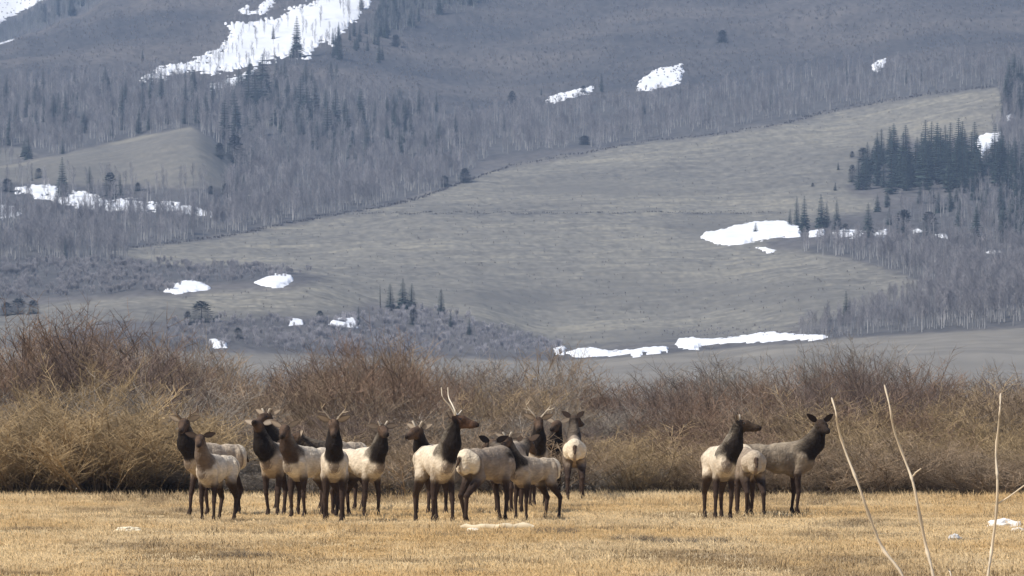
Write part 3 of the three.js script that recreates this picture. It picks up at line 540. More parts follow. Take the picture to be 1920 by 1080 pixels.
  rows.forEach(([d, share, step], row) => {
    for (let px = -70 + row * 31 % 70; px < 2010; px += step * (0.8 + 0.4 * R())) {
      const sky = knots(SKY, px), foot = 938, top = foot - (foot - sky) * clamp(share * (1 - 0.15 * sstep(0, 0.7, n2(px / 75, 5 + row)) * (row > 1 ? 1 : 0.4)) + 0.22 * (R() - 0.5) + (px < 420 && row < 2 ? 0.12 : 0), 0.15, 1.06) + 6;
      const hue = pick(px, row), sort = (h) => ({ gold: 'golden', red: 'rust brown', brown: 'mid brown', grey: 'pale grey', plum: 'dark brown' })[h];
      const where = px < 300 ? 'left of the herd' : px < 740 ? 'behind the left elk group' : px < 1120 ? 'behind the middle elk group' : px < 1300 ? 'in the gap between elk groups' : px < 1580 ? 'behind the right elk' : 'right of all the elk';
      const label = sort(hue) + (row === 0 ? ' willow shrub at the grass edge ' : row === 1 ? ' willow shrub just behind the grass edge ' : row < 3 ? ' willow shrub in the middle rows ' : ' willow shrub in the back rows ') + where;
      willow(hue, px, d + 2.5 * R(), top, 2.3 + 0.9 * R(), label, ['front willow shrubs', 'second row willow shrubs', 'middle willow shrubs', 'back willow shrubs', 'back willow shrubs', 'back willow shrubs'][row]);
    }
  });
}

// ------------------------------------------------------------------ the dry pasture
{
  const R = rng(88);
  const tuft = (seed, tall) => {
    const r = rng(seed), b = new Build();
    for (let k = 0; k < 14; k++) {
      const a = r() * 6.283, q = 0.12 * Math.sqrt(r()), p = [Math.cos(a) * q, -0.01, Math.sin(a) * q], l = tall * (0.5 + 0.7 * r()), a2 = r() * 6.283, ln = l * (0.25 + 0.7 * r()), w = 0.003 + 0.002 * r();
      const m = add(p, [Math.cos(a2) * ln * 0.35, l * 0.6, Math.sin(a2) * ln * 0.35]), e = add(p, [Math.cos(a2) * ln, l, Math.sin(a2) * ln]), s = [-Math.sin(a2) * w, 0, Math.cos(a2) * w], t = 0.75 + 0.5 * r(), c = [t, t * 0.97, t * 0.9];
      b.face([add(p, s, -1), add(p, s), add(m, s), add(m, s, -1)], [Math.cos(a2) * 0.5, 0.8, Math.sin(a2) * 0.5], mul3(c, 0.75)); b.face([add(m, s, -1), add(m, s), e], [Math.cos(a2) * 0.5, 0.8, Math.sin(a2) * 0.5], c);
    }
    return b.geo();
  };
  const protos = [tuft(1, 0.04), tuft(2, 0.05), tuft(3, 0.065), tuft(4, 0.13)], lists = protos.map(() => []);
  for (let d = 78; d < 151; d += 0.14) {
    const half = d * 0.0745, n = Math.ceil(2 * half / 0.14);
    for (let i = 0; i < n; i++) {
      const x = mix(-half, half, (i + R()) / n), z = -(d + 0.2 * R()), t = fbm(x / 5, z / 13, 3), u = fbm(x / 1.3 + 9, z / 2.2, 2), bare = sstep(0.02, 0.42, t - 0.3 * u);
      if (R() < Math.max(0.55 * bare, d > 147 ? 0.45 : 0)) continue;
      const straw = clamp(0.5 + 0.8 * u + 0.7 * n2(x / 7, z / 17)), c = mix3(mix3([0.72, 0.52, 0.275], [0.87, 0.70, 0.45], straw), [0.36, 0.27, 0.17], 0.85 * bare);
      const k = R() < 0.02 + 0.3 * sstep(0.25, 0.6, fbm(x / 0.9, z / 2.5, 2)) + 0.35 * sstep(141, 147, d) ? 3 : Math.floor(R() * 3);
      lists[k].push([x, height(x, z), z, R() * 6.28, (0.8 + 0.6 * R()) * (1 + 0.35 * sstep(142, 148, d) * R()), mul3(c, 0.88 + 0.24 * R())]);
    }
  }
  const m4 = new THREE.Matrix4(), q = new THREE.Quaternion(), Y = new THREE.Vector3(0, 1, 0), c = new THREE.Color();
  const blade = new THREE.MeshPhysicalMaterial({ vertexColors: true, roughness: 1, transmission: 0.5, thickness: 0, side: THREE.DoubleSide, specularIntensity: 0.2 }); blade.name = 'dry_grass_blade';
  lists.forEach((l, k) => {
    const im = new THREE.InstancedMesh(protos[k], blade, l.length); im.name = numbered('dry_grass'); im.castShadow = im.receiveShadow = true;
    l.forEach(([x, y, z, a, s, col], i) => { im.setMatrixAt(i, m4.compose(new THREE.Vector3(x, y, z), q.setFromAxisAngle(Y, a), new THREE.Vector3(s, s, s))); im.setColorAt(i, c.setRGB(...col)); });
    tag(im, k === 3 ? 'taller tufts of straw coloured grass in the dry pasture' : 'short dry golden grass covering the pasture under the elk', 'grass', null, 'stuff'); scene.add(im);
  });
  // dwarf sagebrush, grey and low
  const sageHue = { base: [0.10, 0.08, 0.06], mid: [0.16, 0.13, 0.10], tip: [0.22, 0.18, 0.135] };
  const sage = [1, 2, 3].map((s) => { const g = new THREE.Group(); g.name = 'dwarf_shrub'; mesh('twigs', willowGeo(60 + s, { H: 1.5, W: 4.2, stems: 46, side: 5, twigs: 4, lean: 0.9, ...sageHue }), stemMat, g); return tag(g, null, 'shrub'); });
  const spot = (px, row) => { let d = EYE * F / (row - HORIZON); let x = (px - 960) / F * d; for (let k = 0; k < 3; k++) { d = (EYE - height(x, -d)) * F / (row - HORIZON); x = (px - 960) / F * d; } return [x, height(x, -d), -d]; };
  [[1040, 1003, 1.1, 1, 'small grey dwarf shrub right of the pale log'], [1180, 1014, 1.0, 0.9, 'left end shrub of the dark low brush row in the grass'], [1225, 1020, 1.2, 1, 'second shrub of the dark low brush row in the grass'], [1272, 1022, 1.1, 0.9, 'third shrub of the dark low brush row in the grass'], [1335, 1018, 0.9, 0.8, 'brownish shrub right of the dark low brush row'],
    [440, 1046, 1.1, 0.9, 'left half of the low dark shrub pair in the left grass'], [495, 1048, 1.2, 0.9, 'right half of the low dark shrub pair in the left grass'], [1690, 1004, 1.4, 0.5, 'flat dark shrub left of the middle sapling'], [1800, 1016, 1.4, 0.5, 'flat dark shrub between the middle and right saplings'], [1540, 1016, 1.2, 0.5, 'flat brown shrub left of the leaning sapling'], [60, 996, 1.3, 0.5, 'flat brown shrub at the left picture edge'], [880, 1076, 1.3, 0.6, 'low grey shrub at the bottom edge of the picture']]
    .forEach(([px, row, w, h, label], i) => { const p = spot(px, row); p[1] -= 0.02; copy(sage[i % 3], p, i * 1.3, [w * 0.2, h * 0.1, w * 0.2], label, 'low shrubs in the pasture'); });
  // pale stones and a weathered log
  const stone = (label, px, row, sx, sy, sz, seed, col) => {
    const g = new THREE.IcosahedronGeometry(1, 3), a = g.attributes.position, v = new THREE.Vector3();
    for (let i = 0; i < a.count; i++) { v.fromBufferAttribute(a, i); const k = 1 + 0.3 * n3(v.x * 1.2 + seed, v.y * 1.2, v.z * 1.2) + 0.1 * n3(v.x * 4, v.y * 4 + seed, v.z * 4); a.setXYZ(i, v.x * k * sx, Math.max(-0.3, v.y * k) * sy, v.z * k * sz); }
    g.deleteAttribute('uv'); g.computeVertexNormals();
    const m = new THREE.MeshStandardMaterial({ roughness: 0.9, flatShading: true }); m.color.setRGB(...col); m.name = 'pale_stone';
    const o = mesh('stone', g, m), p = spot(px, row); o.position.set(p[0], p[1] + 0.02, p[2]); tag(o, label, 'stone');
  };
  stone('white angular stone beside the right sapling', 1882, 990, 0.26, 0.13, 0.2, 1, [0.78, 0.75, 0.70]);
  stone('small pale stone right of the white angular stone', 1908, 997, 0.1, 0.05, 0.1, 2, [0.65, 0.58, 0.48]);
  stone('small grey stone between the middle and right saplings', 1790, 1014, 0.09, 0.07, 0.09, 3, [0.5, 0.48, 0.45]);
  stone('flat pale stone in the left grass', 240, 998, 0.2, 0.06, 0.15, 4, [0.75, 0.66, 0.48]);
  stone('tiny pale stone at the left end of the weathered log', 887, 998, 0.1, 0.05, 0.08, 5, [0.75, 0.66, 0.5]);
  {
    const p = spot(940, 995), b = new Build(), pts = [], rad = [], col = [];
    for (let i = 0; i <= 14; i++) { const t = i / 14; pts.push([mix(-0.62, 0.5, t), 0.05 + 0.012 * Math.sin(i * 1.7), 0.05 * Math.sin(t * 4)]); rad.push((i === 0 || i === 14 ? 0.6 : 1) * (0.045 + 0.025 * t + 0.006 * Math.sin(i * 2.3))); col.push(mul3([0.66, 0.54, 0.36], 0.85 + 0.3 * ((i * 7) % 5) / 5)); }
    b.tube(pts, rad, col, 9); for (const e of [0, 14]) { const f = b.vert(pts[e], [e ? 1 : -1, 0, 0], col[e]), o = e * 9; for (let s = 0; s < 9; s++) b.i.push(f, o + s, o + (s + 1) % 9); }
    const o = mesh('fallen_log', b.geo(), M.plain); o.position.set(...p); tag(o, 'pale weathered log lying in the grass below the middle elk', 'log');
  }
  // bare saplings close to the camera
  const at = (px, row, d) => [(px - 960) / F * d, EYE + (HORIZON - row) / F * d, -d];
  const sapling = (label, d, pts, r0, r1, forks, root) => {
    r0 *= 0.7; r1 *= 0.74; const b = new Build(), bark = [0.58, 0.48, 0.35], P = [[...root], ...pts].map(([x, y], i) => { const q = at(x, y, d); q[2] += 0.05 * Math.sin(i * 2.1); return q; });
    P[0][1] = height(P[0][0], P[0][2]) - 0.05;
    const base = [P[0][0], P[0][1] + 0.05, P[0][2]], rel = (q) => add(q, base, -1), sm = new THREE.CatmullRomCurve3(P.map((q) => new THREE.Vector3(...rel(q)))), n = 34, line = [], rr = [], cc = [];
    for (let i = 0; i <= n; i++) { const v = sm.getPoint(i / n); line.push([v.x, v.y, v.z]); rr.push(mix(r0, r1, i / n) * (i % 5 === 3 ? 1.4 : 1)); cc.push(mul3(bark, 0.8 + 0.4 * ((i * 13) % 7) / 7)); }
    b.tube(line, rr, cc, 7);
    const o = thing('bare_sapling', label, 'sapling', base); mesh('stem', b.geo(), M.plain, o);
    for (const f of forks) { const fb = new Build(), q = f.map(([x, y], i) => { const v = rel(at(x, y, d)); v[2] += i * 0.04; return v; }); fb.tube(q, q.map((_, i) => mix(r1 * 1.3, r1 * 0.7, i / (q.length - 1))), q.map(() => bark), 6); mesh('branch', fb.geo(), M.plain, o); }
  };
  sapling('bare pale sapling leaning left, leftmost of the three by the right herd', 45, [[1692, 1080], [1655, 1028], [1630, 968], [1607, 905], [1584, 842], [1571, 800], [1567, 775], [1560, 746]], 0.015, 0.0065, [[[1694, 1080], [1697, 1070]]], [1800, 1361]);
  sapling('bare pale sapling with one fork, middle of the three', 47, [[1749, 1080], [1738, 1030], [1726, 975], [1711, 905], [1700, 870], [1676, 806], [1668, 765], [1659, 722]], 0.0165, 0.0065, [[[1708, 898], [1716, 886], [1726, 878]]], [1795, 1336]);
  sapling('bare upright sapling with a thin side shoot, rightmost of the three', 43, [[1851, 1080], [1860, 1030], [1868, 960], [1869, 900], [1868, 850], [1872, 800], [1874, 765], [1877, 738]], 0.0135, 0.006, [[[1868, 946], [1890, 932], [1925, 905], [1945, 890]]], [1820, 1390]);
  sapling('short pale shoot tip at the bottom edge of the picture', 46, [[1782, 1080], [1779, 1068], [1774, 1062]], 0.008, 0.005, [], [1800, 1350]);
}

// ------------------------------------------------------------------ the elk
const V = (x, y, z) => [x, y, z];
const sub = (a, b) => [a[0] - b[0], a[1] - b[1], a[2] - b[2]], dot = (a, b) => a[0] * b[0] + a[1] * b[1] + a[2] * b[2];
const aim = (yaw, pitch) => [Math.cos(pitch) * Math.cos(yaw), Math.sin(pitch), -Math.cos(pitch) * Math.sin(yaw)];
function skeleton(o, R) {                                    // animal faces +x, withers at 1.42 m
  const B = [], bone = (part, a, b, ra, rb, sz = 1, k = 0.06) => B.push({ part, a, b, ra, rb, sz, k, d: sub(b, a), l: Math.max(1e-6, dot(sub(b, a), sub(b, a))) });
  bone('torso', V(0.42, 1.07, 0), V(0.05, 1.05, 0), 0.262, 0.262, 0.68, 0.06); bone('torso', V(0.05, 1.05, 0), V(-0.35, 1.12, 0), 0.262, 0.205, 0.74, 0.06); bone('torso', V(-0.35, 1.11, 0), V(-0.6, 1.13, 0), 0.22, 0.195, 0.84, 0.06);
  bone('torso', V(0.36, 1.24, 0), V(-0.02, 1.22, 0), 0.14, 0.12, 0.75, 0.08); bone('torso', V(0.53, 1.0, 0), V(0.34, 0.86, 0), 0.19, 0.16, 0.85, 0.08); bone('torso', V(-0.62, 1.14, 0), V(-0.68, 1.0, 0), 0.17, 0.14, 0.95, 0.06);
  const ny = o.neckYaw, np = o.neckPitch, L = o.neckLength ?? 0.64, N0 = V(0.45, 1.16, 0), e = aim(ny, np), e1 = aim(ny * 0.6, np - 0.25), mid = add(N0, e1, L * 0.5), poll = add(mid, add(e, sub(e, e1), 0.35), L * 0.5);
  const front = aim(ny, np - Math.PI / 2);
  bone('neck', N0, mid, 0.205, 0.155, 0.82, 0.08); bone('neck', mid, poll, 0.155, 0.1, 0.88, 0.05);
  const mane = o.mane ?? 1;
  bone('mane', add(N0, front, 0.11), add(mid, front, 0.075 * mane), 0.175, 0.13 + 0.035 * mane, 0.8, 0.06); bone('mane', add(mid, front, 0.07 * mane), add(poll, front, 0.05), 0.13 + 0.035 * mane, 0.085, 0.85, 0.05);
  const h = aim(o.headYaw, o.headPitch), u = aim(o.headYaw, o.headPitch + Math.PI / 2);
  const at = (f, v) => add(add(poll, h, f * 0.9), u, v);
  bone('head', at(0.02, 0.04), at(0.17, 0.035), 0.088, 0.077, 1, 0.05); bone('head', at(0.17, 0.03), at(0.40, -0.03), 0.074, 0.047, 1, 0.04); bone('head', at(0.04, -0.045), at(0.35, -0.06), 0.063, 0.038, 1, 0.04); bone('muzzle', at(0.39, -0.03), at(0.44, -0.035), 0.049, 0.041, 1, 0.03);
  for (const s of [-1, 1]) {
    const w = () => (R() - 0.5) * 0.06, f = o.step?.[s < 0 ? 0 : 1] ?? (R() - 0.5) * 0.24, r = o.step?.[s < 0 ? 2 : 3] ?? (R() - 0.5) * 0.3, fz = s * 0.14 + w(), rz = s * 0.15 + w();
    bone('leg', V(0.44, 1.06, s * 0.118), V(0.36, 0.79, s * 0.138), 0.115, 0.074, 0.9, 0.045); bone('leg', V(0.36, 0.79, s * 0.138), V(0.41 + f * 0.5, 0.44, mix(s * 0.15, fz, 0.5)), 0.068, 0.041, 1, 0.04);
    bone('shank', V(0.41 + f * 0.5, 0.44, mix(s * 0.15, fz, 0.5)), V(0.4 + f, 0.12, fz), 0.04, 0.026, 1, 0.03); bone('shank', V(0.4 + f, 0.12, fz), V(0.44 + f, 0.03, fz), 0.036, 0.045, 1, 0.03);
    const hock = V(-0.68 + r * 0.6, 0.5, mix(s * 0.15, rz, 0.6));
    bone('leg', V(-0.52, 1.09, s * 0.115), V(-0.38 + r * 0.2, 0.82, s * 0.145), 0.172, 0.108, 0.8, 0.05); bone('leg', V(-0.38 + r * 0.2, 0.82, s * 0.145), hock, 0.105, 0.048, 1, 0.05);
    bone('shank', hock, V(-0.63 + r, 0.13, rz), 0.044, 0.028, 1, 0.03); bone('shank', V(-0.63 + r, 0.13, rz), V(-0.59 + r, 0.03, rz), 0.037, 0.045, 1, 0.03);
  }
  bone('tail', V(-0.82, 1.15, 0), V(-0.9, 1.02, 0), 0.038, 0.028, 1, 0.03);
  return { B, poll, h, u, at };
}
function boneD(b, x, y, z) {
  const px = x - b.a[0], py = y - b.a[1], pz = z - b.a[2], t = clamp((px * b.d[0] + py * b.d[1] + pz * b.d[2]) / b.l);
  const qx = px - t * b.d[0], qy = py - t * b.d[1], qz = (pz - t * b.d[2]) / b.sz;
  return Math.sqrt(qx * qx + qy * qy + qz * qz) - (b.ra + t * (b.rb - b.ra));
}
function field(B, x, y, z) { let d = 1e3; for (const b of B) { const e = boneD(b, x, y, z), k = b.k, h = Math.max(0, k - Math.abs(d - e)) / k; d = Math.min(d, e) - h * h * k * 0.25; } return d + (y > 0.45 && d < 0.06 ? sstep(0.45, 0.7, y) * (0.0045 * n3(x * 13, y * 8, z * 13) + 0.004 * n3(x * 30, y * 19, z * 30)) : 0); }
function skin(B, cell) {                                     // surface nets over the parts of the grid near the skin
  const lo = [1e9, 1e9, 1e9], hi = [-1e9, -1e9, -1e9];
  for (const b of B) for (const [p, r] of [[b.a, b.ra], [b.b, b.rb]]) for (let k = 0; k < 3; k++) { lo[k] = Math.min(lo[k], p[k] - r - 0.04); hi[k] = Math.max(hi[k], p[k] + r + 0.04); }
  const S = 8, nb = [0, 1, 2].map((k) => Math.ceil((hi[k] - lo[k]) / cell / S)), n = nb.map((v) => v * S + 1), val = new Float32Array(n[0] * n[1] * n[2]).fill(9), at = (i, j, k) => (k * n[1] + j) * n[0] + i, half = S * cell * 0.87, blocks = [];
  for (let c = 0; c < nb[2]; c++) for (let b = 0; b < nb[1]; b++) for (let a = 0; a < nb[0]; a++) {
    const x = lo[0] + (a + 0.5) * S * cell, y = lo[1] + (b + 0.5) * S * cell, z = lo[2] + (c + 0.5) * S * cell, ds = B.map((q) => boneD(q, x, y, z)), m = Math.min(...ds);
    if (m > half * 1.4 + 0.05) continue;
    const near = B.filter((_, i) => ds[i] < m + 2.8 * half + 0.1);
    if (m < -half * 1.4) { for (let k = 0; k <= S; k++) for (let j = 0; j <= S; j++) for (let i = 0; i <= S; i++) val[at(a * S + i, b * S + j, c * S + k)] = -1; continue; }
    blocks.push([a, b, c]);
    for (let k = 0; k <= S; k++) for (let j = 0; j <= S; j++) for (let i = 0; i <= S; i++) val[at(a * S + i, b * S + j, c * S + k)] = field(near, lo[0] + (a * S + i) * cell, lo[1] + (b * S + j) * cell, lo[2] + (c * S + k) * cell);
  }
  const id = new Int32Array(val.length).fill(-1), pos = [], idx = [], E = [];
  for (let k = 0; k < 8; k++) for (const m of [1, 2, 4]) if (!(k & m)) E.push([k, k | m]);
  for (let k = 0; k < n[2] - 1; k++) for (let j = 0; j < n[1] - 1; j++) for (let i = 0; i < n[0] - 1; i++) {
    const v = [0, 1, 2, 3, 4, 5, 6, 7].map((q) => val[at(i + (q & 1), j + ((q >> 1) & 1), k + (q >> 2))]); let neg = 0; for (const q of v) if (q < 0) neg++;
    if (!neg || neg === 8) continue;
    let cx = 0, cy = 0, cz = 0, c = 0;
    for (const [p, q] of E) if ((v[p] < 0) !== (v[q] < 0)) { const t = v[p] / (v[p] - v[q]); cx += (p & 1) + t * ((q & 1) - (p & 1)); cy += ((p >> 1) & 1) + t * (((q >> 1) & 1) - ((p >> 1) & 1)); cz += (p >> 2) + t * ((q >> 2) - (p >> 2)); c++; }
    id[at(i, j, k)] = pos.length / 3; pos.push(lo[0] + (i + cx / c) * cell, lo[1] + (j + cy / c) * cell, lo[2] + (k + cz / c) * cell);
  }
  const quad = (a, b, c, d, flip) => { if (a < 0 || b < 0 || c < 0 || d < 0) return; flip ? idx.push(a, c, b, a, d, c) : idx.push(a, b, c, a, c, d); };
  for (let k = 1; k < n[2] - 1; k++) for (let j = 1; j < n[1] - 1; j++) for (let i = 1; i < n[0] - 1; i++) {
    const s = val[at(i, j, k)] < 0;
    if (s !== val[at(i + 1, j, k)] < 0) quad(id[at(i, j - 1, k - 1)], id[at(i, j, k - 1)], id[at(i, j, k)], id[at(i, j - 1, k)], !s);
    if (s !== val[at(i, j + 1, k)] < 0) quad(id[at(i - 1, j, k - 1)], id[at(i - 1, j, k)], id[at(i, j, k)], id[at(i, j, k - 1)], !s);
    if (s !== val[at(i, j, k + 1)] < 0) quad(id[at(i - 1, j - 1, k)], id[at(i, j - 1, k)], id[at(i, j, k)], id[at(i - 1, j, k)], !s);
  }
  return { pos, idx };
}
const COAT = { cream: [[0.56, 0.465, 0.345], [0.64, 0.545, 0.415]], tan: [[0.38, 0.30, 0.215], [0.48, 0.385, 0.28]], brown: [[0.25, 0.195, 0.145], [0.36, 0.285, 0.21]], umber: [[0.17, 0.135, 0.10], [0.32, 0.255, 0.18]], dark: [[0.11, 0.085, 0.066], [0.2, 0.155, 0.115]] };
const MANE = [0.013, 0.009, 0.007], LEGS = [0.036, 0.023, 0.017], HEAD = [0.085, 0.054, 0.036], RUMP = [0.66, 0.55, 0.40];
const antlerMat = matte('antler', [1, 1, 1], 0.6), eyeMat = new THREE.MeshStandardMaterial({ roughness: 0.15 }); eyeMat.color.setRGB(0.012, 0.009, 0.007); eyeMat.name = 'eye';
function elk(o) {
  const R = rng(o.seed), deg = (a) => a * D2R, body = deg(o.yaw), rel = (a) => Math.atan2(Math.sin(deg(a) - body), Math.cos(deg(a) - body));
  const q = { neckYaw: rel(o.neck[0]), neckPitch: deg(o.neck[1]), neckLength: o.neck[2], headYaw: rel(o.head[0]), headPitch: deg(o.head[1]), mane: o.mane, step: o.step };
  const K = skeleton(q, R), { pos, idx } = skin(K.B, 0.0165), n = pos.length / 3, col = new Float32Array(n * 3), nor = new Float32Array(n * 3), [side, back] = COAT[o.coat], ds = o.seed * 3.7;
  const maneC = o.maneColour ?? MANE;
  for (let i = 0; i < n; i++) {
    const x = pos[i * 3], y = pos[i * 3 + 1], z = pos[i * 3 + 2], h = 0.004;
    let nx = field(K.B, x + h, y, z) - field(K.B, x - h, y, z), nY = field(K.B, x, y + h, z) - field(K.B, x, y - h, z), nz = field(K.B, x, y, z + h) - field(K.B, x, y, z - h), l = Math.hypot(nx, nY, nz) || 1;
    nor[i * 3] = nx / l; nor[i * 3 + 1] = nY / l; nor[i * 3 + 2] = nz / l; nY /= l; nx /= l;
    const blotch = n3(x * 3 + ds, y * 3, z * 3), hair = n3(x * 9 + ds, y * 22, z * 9);
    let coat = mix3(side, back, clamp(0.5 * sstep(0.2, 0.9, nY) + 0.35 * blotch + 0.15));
    coat = mix3(coat, mul3(LEGS, 1.6), sstep(0.80, 0.73, y + 0.03 * blotch) * 0.8);
    coat = mix3(coat, mul3(LEGS, 2), 0.8 * sstep(0.5, 0.85, nx) * sstep(0.15, 0.07, Math.abs(z)) * sstep(0.35, 0.45, x));
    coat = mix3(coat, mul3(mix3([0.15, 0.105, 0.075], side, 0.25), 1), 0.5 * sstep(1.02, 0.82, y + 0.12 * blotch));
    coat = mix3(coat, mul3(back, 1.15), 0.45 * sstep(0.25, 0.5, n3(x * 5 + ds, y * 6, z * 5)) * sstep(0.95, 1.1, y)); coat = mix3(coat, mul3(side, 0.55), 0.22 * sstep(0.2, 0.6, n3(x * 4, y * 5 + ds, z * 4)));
    const rump = Math.hypot((x + 0.92) / 0.40, (y - 1.1) / 0.36) + 0.06 * blotch;
    coat = mix3(coat, mul3(LEGS, 1.5), 0.55 * (sstep(1.18, 1.06, rump) - sstep(1.06, 0.98, rump)) * sstep(0.7, 0.9, y));
    coat = mix3(coat, o.rumpColour ?? RUMP, sstep(1.04, 0.94, rump) * sstep(0.72, 0.84, y - 0.25 * Math.max(0, Math.abs(z) - 0.08)));
    if (Math.abs(z) < 0.05 && x < -0.7 && y < 1.0) coat = mix3(coat, [0.16, 0.11, 0.08], 0.8 * sstep(0.05, 0.02, Math.abs(z)));
    let w = 0, c = [0, 0, 0];
    for (const b of K.B) {
      const d = boneD(b, x, y, z); if (d > 0.12) continue; const g = Math.exp(-Math.max(d, -0.05) / (0.0085 + 0.004 * blotch)); let cc;
      const t = clamp(((x - b.a[0]) * b.d[0] + (y - b.a[1]) * b.d[1] + (z - b.a[2]) * b.d[2]) / b.l);
      if (b.part === 'torso') cc = coat; else if (b.part === 'leg') cc = mix3(coat, LEGS, sstep(0.90, 0.68, y + 0.05 * blotch)); else if (b.part === 'shank') cc = y < 0.055 ? [0.015, 0.012, 0.01] : mul3(LEGS, 1 + 0.5 * sstep(0.2, 0.45, y));
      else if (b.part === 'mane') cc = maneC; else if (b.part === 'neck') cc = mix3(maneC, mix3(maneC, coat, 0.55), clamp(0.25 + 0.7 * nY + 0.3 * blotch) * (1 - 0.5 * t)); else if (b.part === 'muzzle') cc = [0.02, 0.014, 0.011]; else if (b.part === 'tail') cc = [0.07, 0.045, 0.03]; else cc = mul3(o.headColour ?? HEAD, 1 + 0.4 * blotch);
      w += g; c = add(c, cc, g);
    }
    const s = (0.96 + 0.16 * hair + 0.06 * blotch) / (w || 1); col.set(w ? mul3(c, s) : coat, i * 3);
  }
  const g = new THREE.BufferGeometry(); g.setAttribute('position', new THREE.BufferAttribute(new Float32Array(pos), 3)); g.setAttribute('normal', new THREE.BufferAttribute(nor, 3)); g.setAttribute('color', new THREE.BufferAttribute(col, 3)); g.setIndex(new THREE.BufferAttribute(new Uint32Array(idx), 1));
  // place it: the row where its hooves stand gives the distance
  let d = EYE * F / (o.row - HORIZON), x = (o.px - 960) / F * d; for (let k = 0; k < 3; k++) { d = (EYE - height(x, -d)) * F / (o.row - HORIZON); x = (o.px - 960) / F * d; }
  const s = (o.size ?? 1) * 0.94, root = thing('elk', o.label, 'elk', [x, height(x, -d) - 0.015, -d], body); root.scale.set(s, s, s);
  mesh('body', g, M.fur, root);
  const sideways = [K.h[1] * K.u[2] - K.h[2] * K.u[1], K.h[2] * K.u[0] - K.h[0] * K.u[2], K.h[0] * K.u[1] - K.h[1] * K.u[0]], world = (f, v, w) => add(K.at(f, v), sideways, w);
  for (const t of [-1, 1]) {
    // ear: a cupped leaf, hollow to the front
    const b = new Build(), a0 = world(-0.02, 0.085, t * 0.075), lift = o.ears ?? 0.35, ax = new THREE.Vector3(...add(add(mul3(sideways, t), K.u, lift), K.h, -0.15)).normalize(), len = 0.235, wid = new THREE.Vector3(...K.u).addScaledVector(ax, -new THREE.Vector3(...K.u).dot(ax)).normalize(), dep = new THREE.Vector3().crossVectors(ax, wid).multiplyScalar(new THREE.Vector3().crossVectors(ax, wid).dot(new THREE.Vector3(...K.h)) > 0 ? 1 : -1);
    const nU = 8, nV = 5, ring = [];
    for (const [off, shade, sg] of [[0, 1, 1], [-0.012, 0.6, -1]]) for (let a = 0; a <= nU; a++) for (let e = 0; e <= nV; e++) {
      const u = a / nU, v = e / nV * 2 - 1, w = 0.058 * Math.pow(Math.sin(Math.PI * Math.pow(clamp(u * 0.93 + 0.06), 0.8)), 0.8), p = [0, 1, 2].map((k) => a0[k] + ax.getComponent(k) * u * len + wid.getComponent(k) * v * w + dep.getComponent(k) * (off + 0.35 * w * v * v));
      ring.push(b.vert(p, [dep.x * sg, dep.y * sg, dep.z * sg], mul3(sg > 0 ? mix3(o.earColour ?? [0.36, 0.29, 0.22], [0.04, 0.025, 0.018], sstep(0.4, 1, Math.abs(v)) * 0.8) : o.earColour ?? [0.06, 0.04, 0.028], 1)));
    }
    for (let f = 0; f < 2; f++) for (let a = 0; a < nU; a++) for (let e = 0; e < nV; e++) { const k = f * (nU + 1) * (nV + 1) + a * (nV + 1) + e, r = [ring[k], ring[k + 1], ring[k + nV + 1], ring[k + nV + 2]]; b.i.push(r[0], r[1], r[2], r[1], r[3], r[2]); }
    const F2 = (nU + 1) * (nV + 1);
    for (let a = 0; a < nU; a++) for (const e of [0, nV]) { const k = a * (nV + 1) + e; b.i.push(k, k + nV + 1, k + F2, k + nV + 1, k + F2 + nV + 1, k + F2); }
    mesh('ear', b.geo(), M.fur, root);
    const ey = new THREE.SphereGeometry(0.022, 10, 8), eo = mesh('eye', ey, eyeMat, root); eo.position.set(...world(0.15, 0.05, t * 0.07));
    if (o.antler) {
      const A = o.antler, base = world(0.03, 0.115, t * 0.05), ab = new Build(), dir = (f, v, w) => add(add(mul3(K.h, f), K.u, v), sideways, t * w), bone = A.colour ?? [0.60, 0.50, 0.37];
      const line = A.beam.map(([f, v, w]) => add(base, dir(f, v, w), A.size)), full = [add(base, K.u, -0.03), base, ...line], r = A.r ?? 0.019;
      const smooth = new THREE.CatmullRomCurve3(full.map((p) => new THREE.Vector3(...p))).getPoints(14).map((p) => p.toArray());
      ab.tube(smooth, smooth.map((_, i) => mix(r, A.blunt ?? r * 0.35, i / 14)), smooth.map((_, i) => mul3(bone, 0.75 + 0.35 * i / 14)), 7);
      for (const [from, f, v, w] of A.tines ?? []) { const p = smooth[Math.round(from * 14)], e = add(p, dir(f, v, w), A.size), m = add(mul3(add(p, e), 0.5), K.u, -0.02 * A.size); ab.tube([p, m, e], [r * 0.75, r * 0.55, r * 0.3], [bone, bone, mul3(bone, 1.1)], 6); }
      const am = mesh('antler', ab.geo(), antlerMat, root); if (A.label) am.userData.label = A.label;
    }
  }
  return root;
}
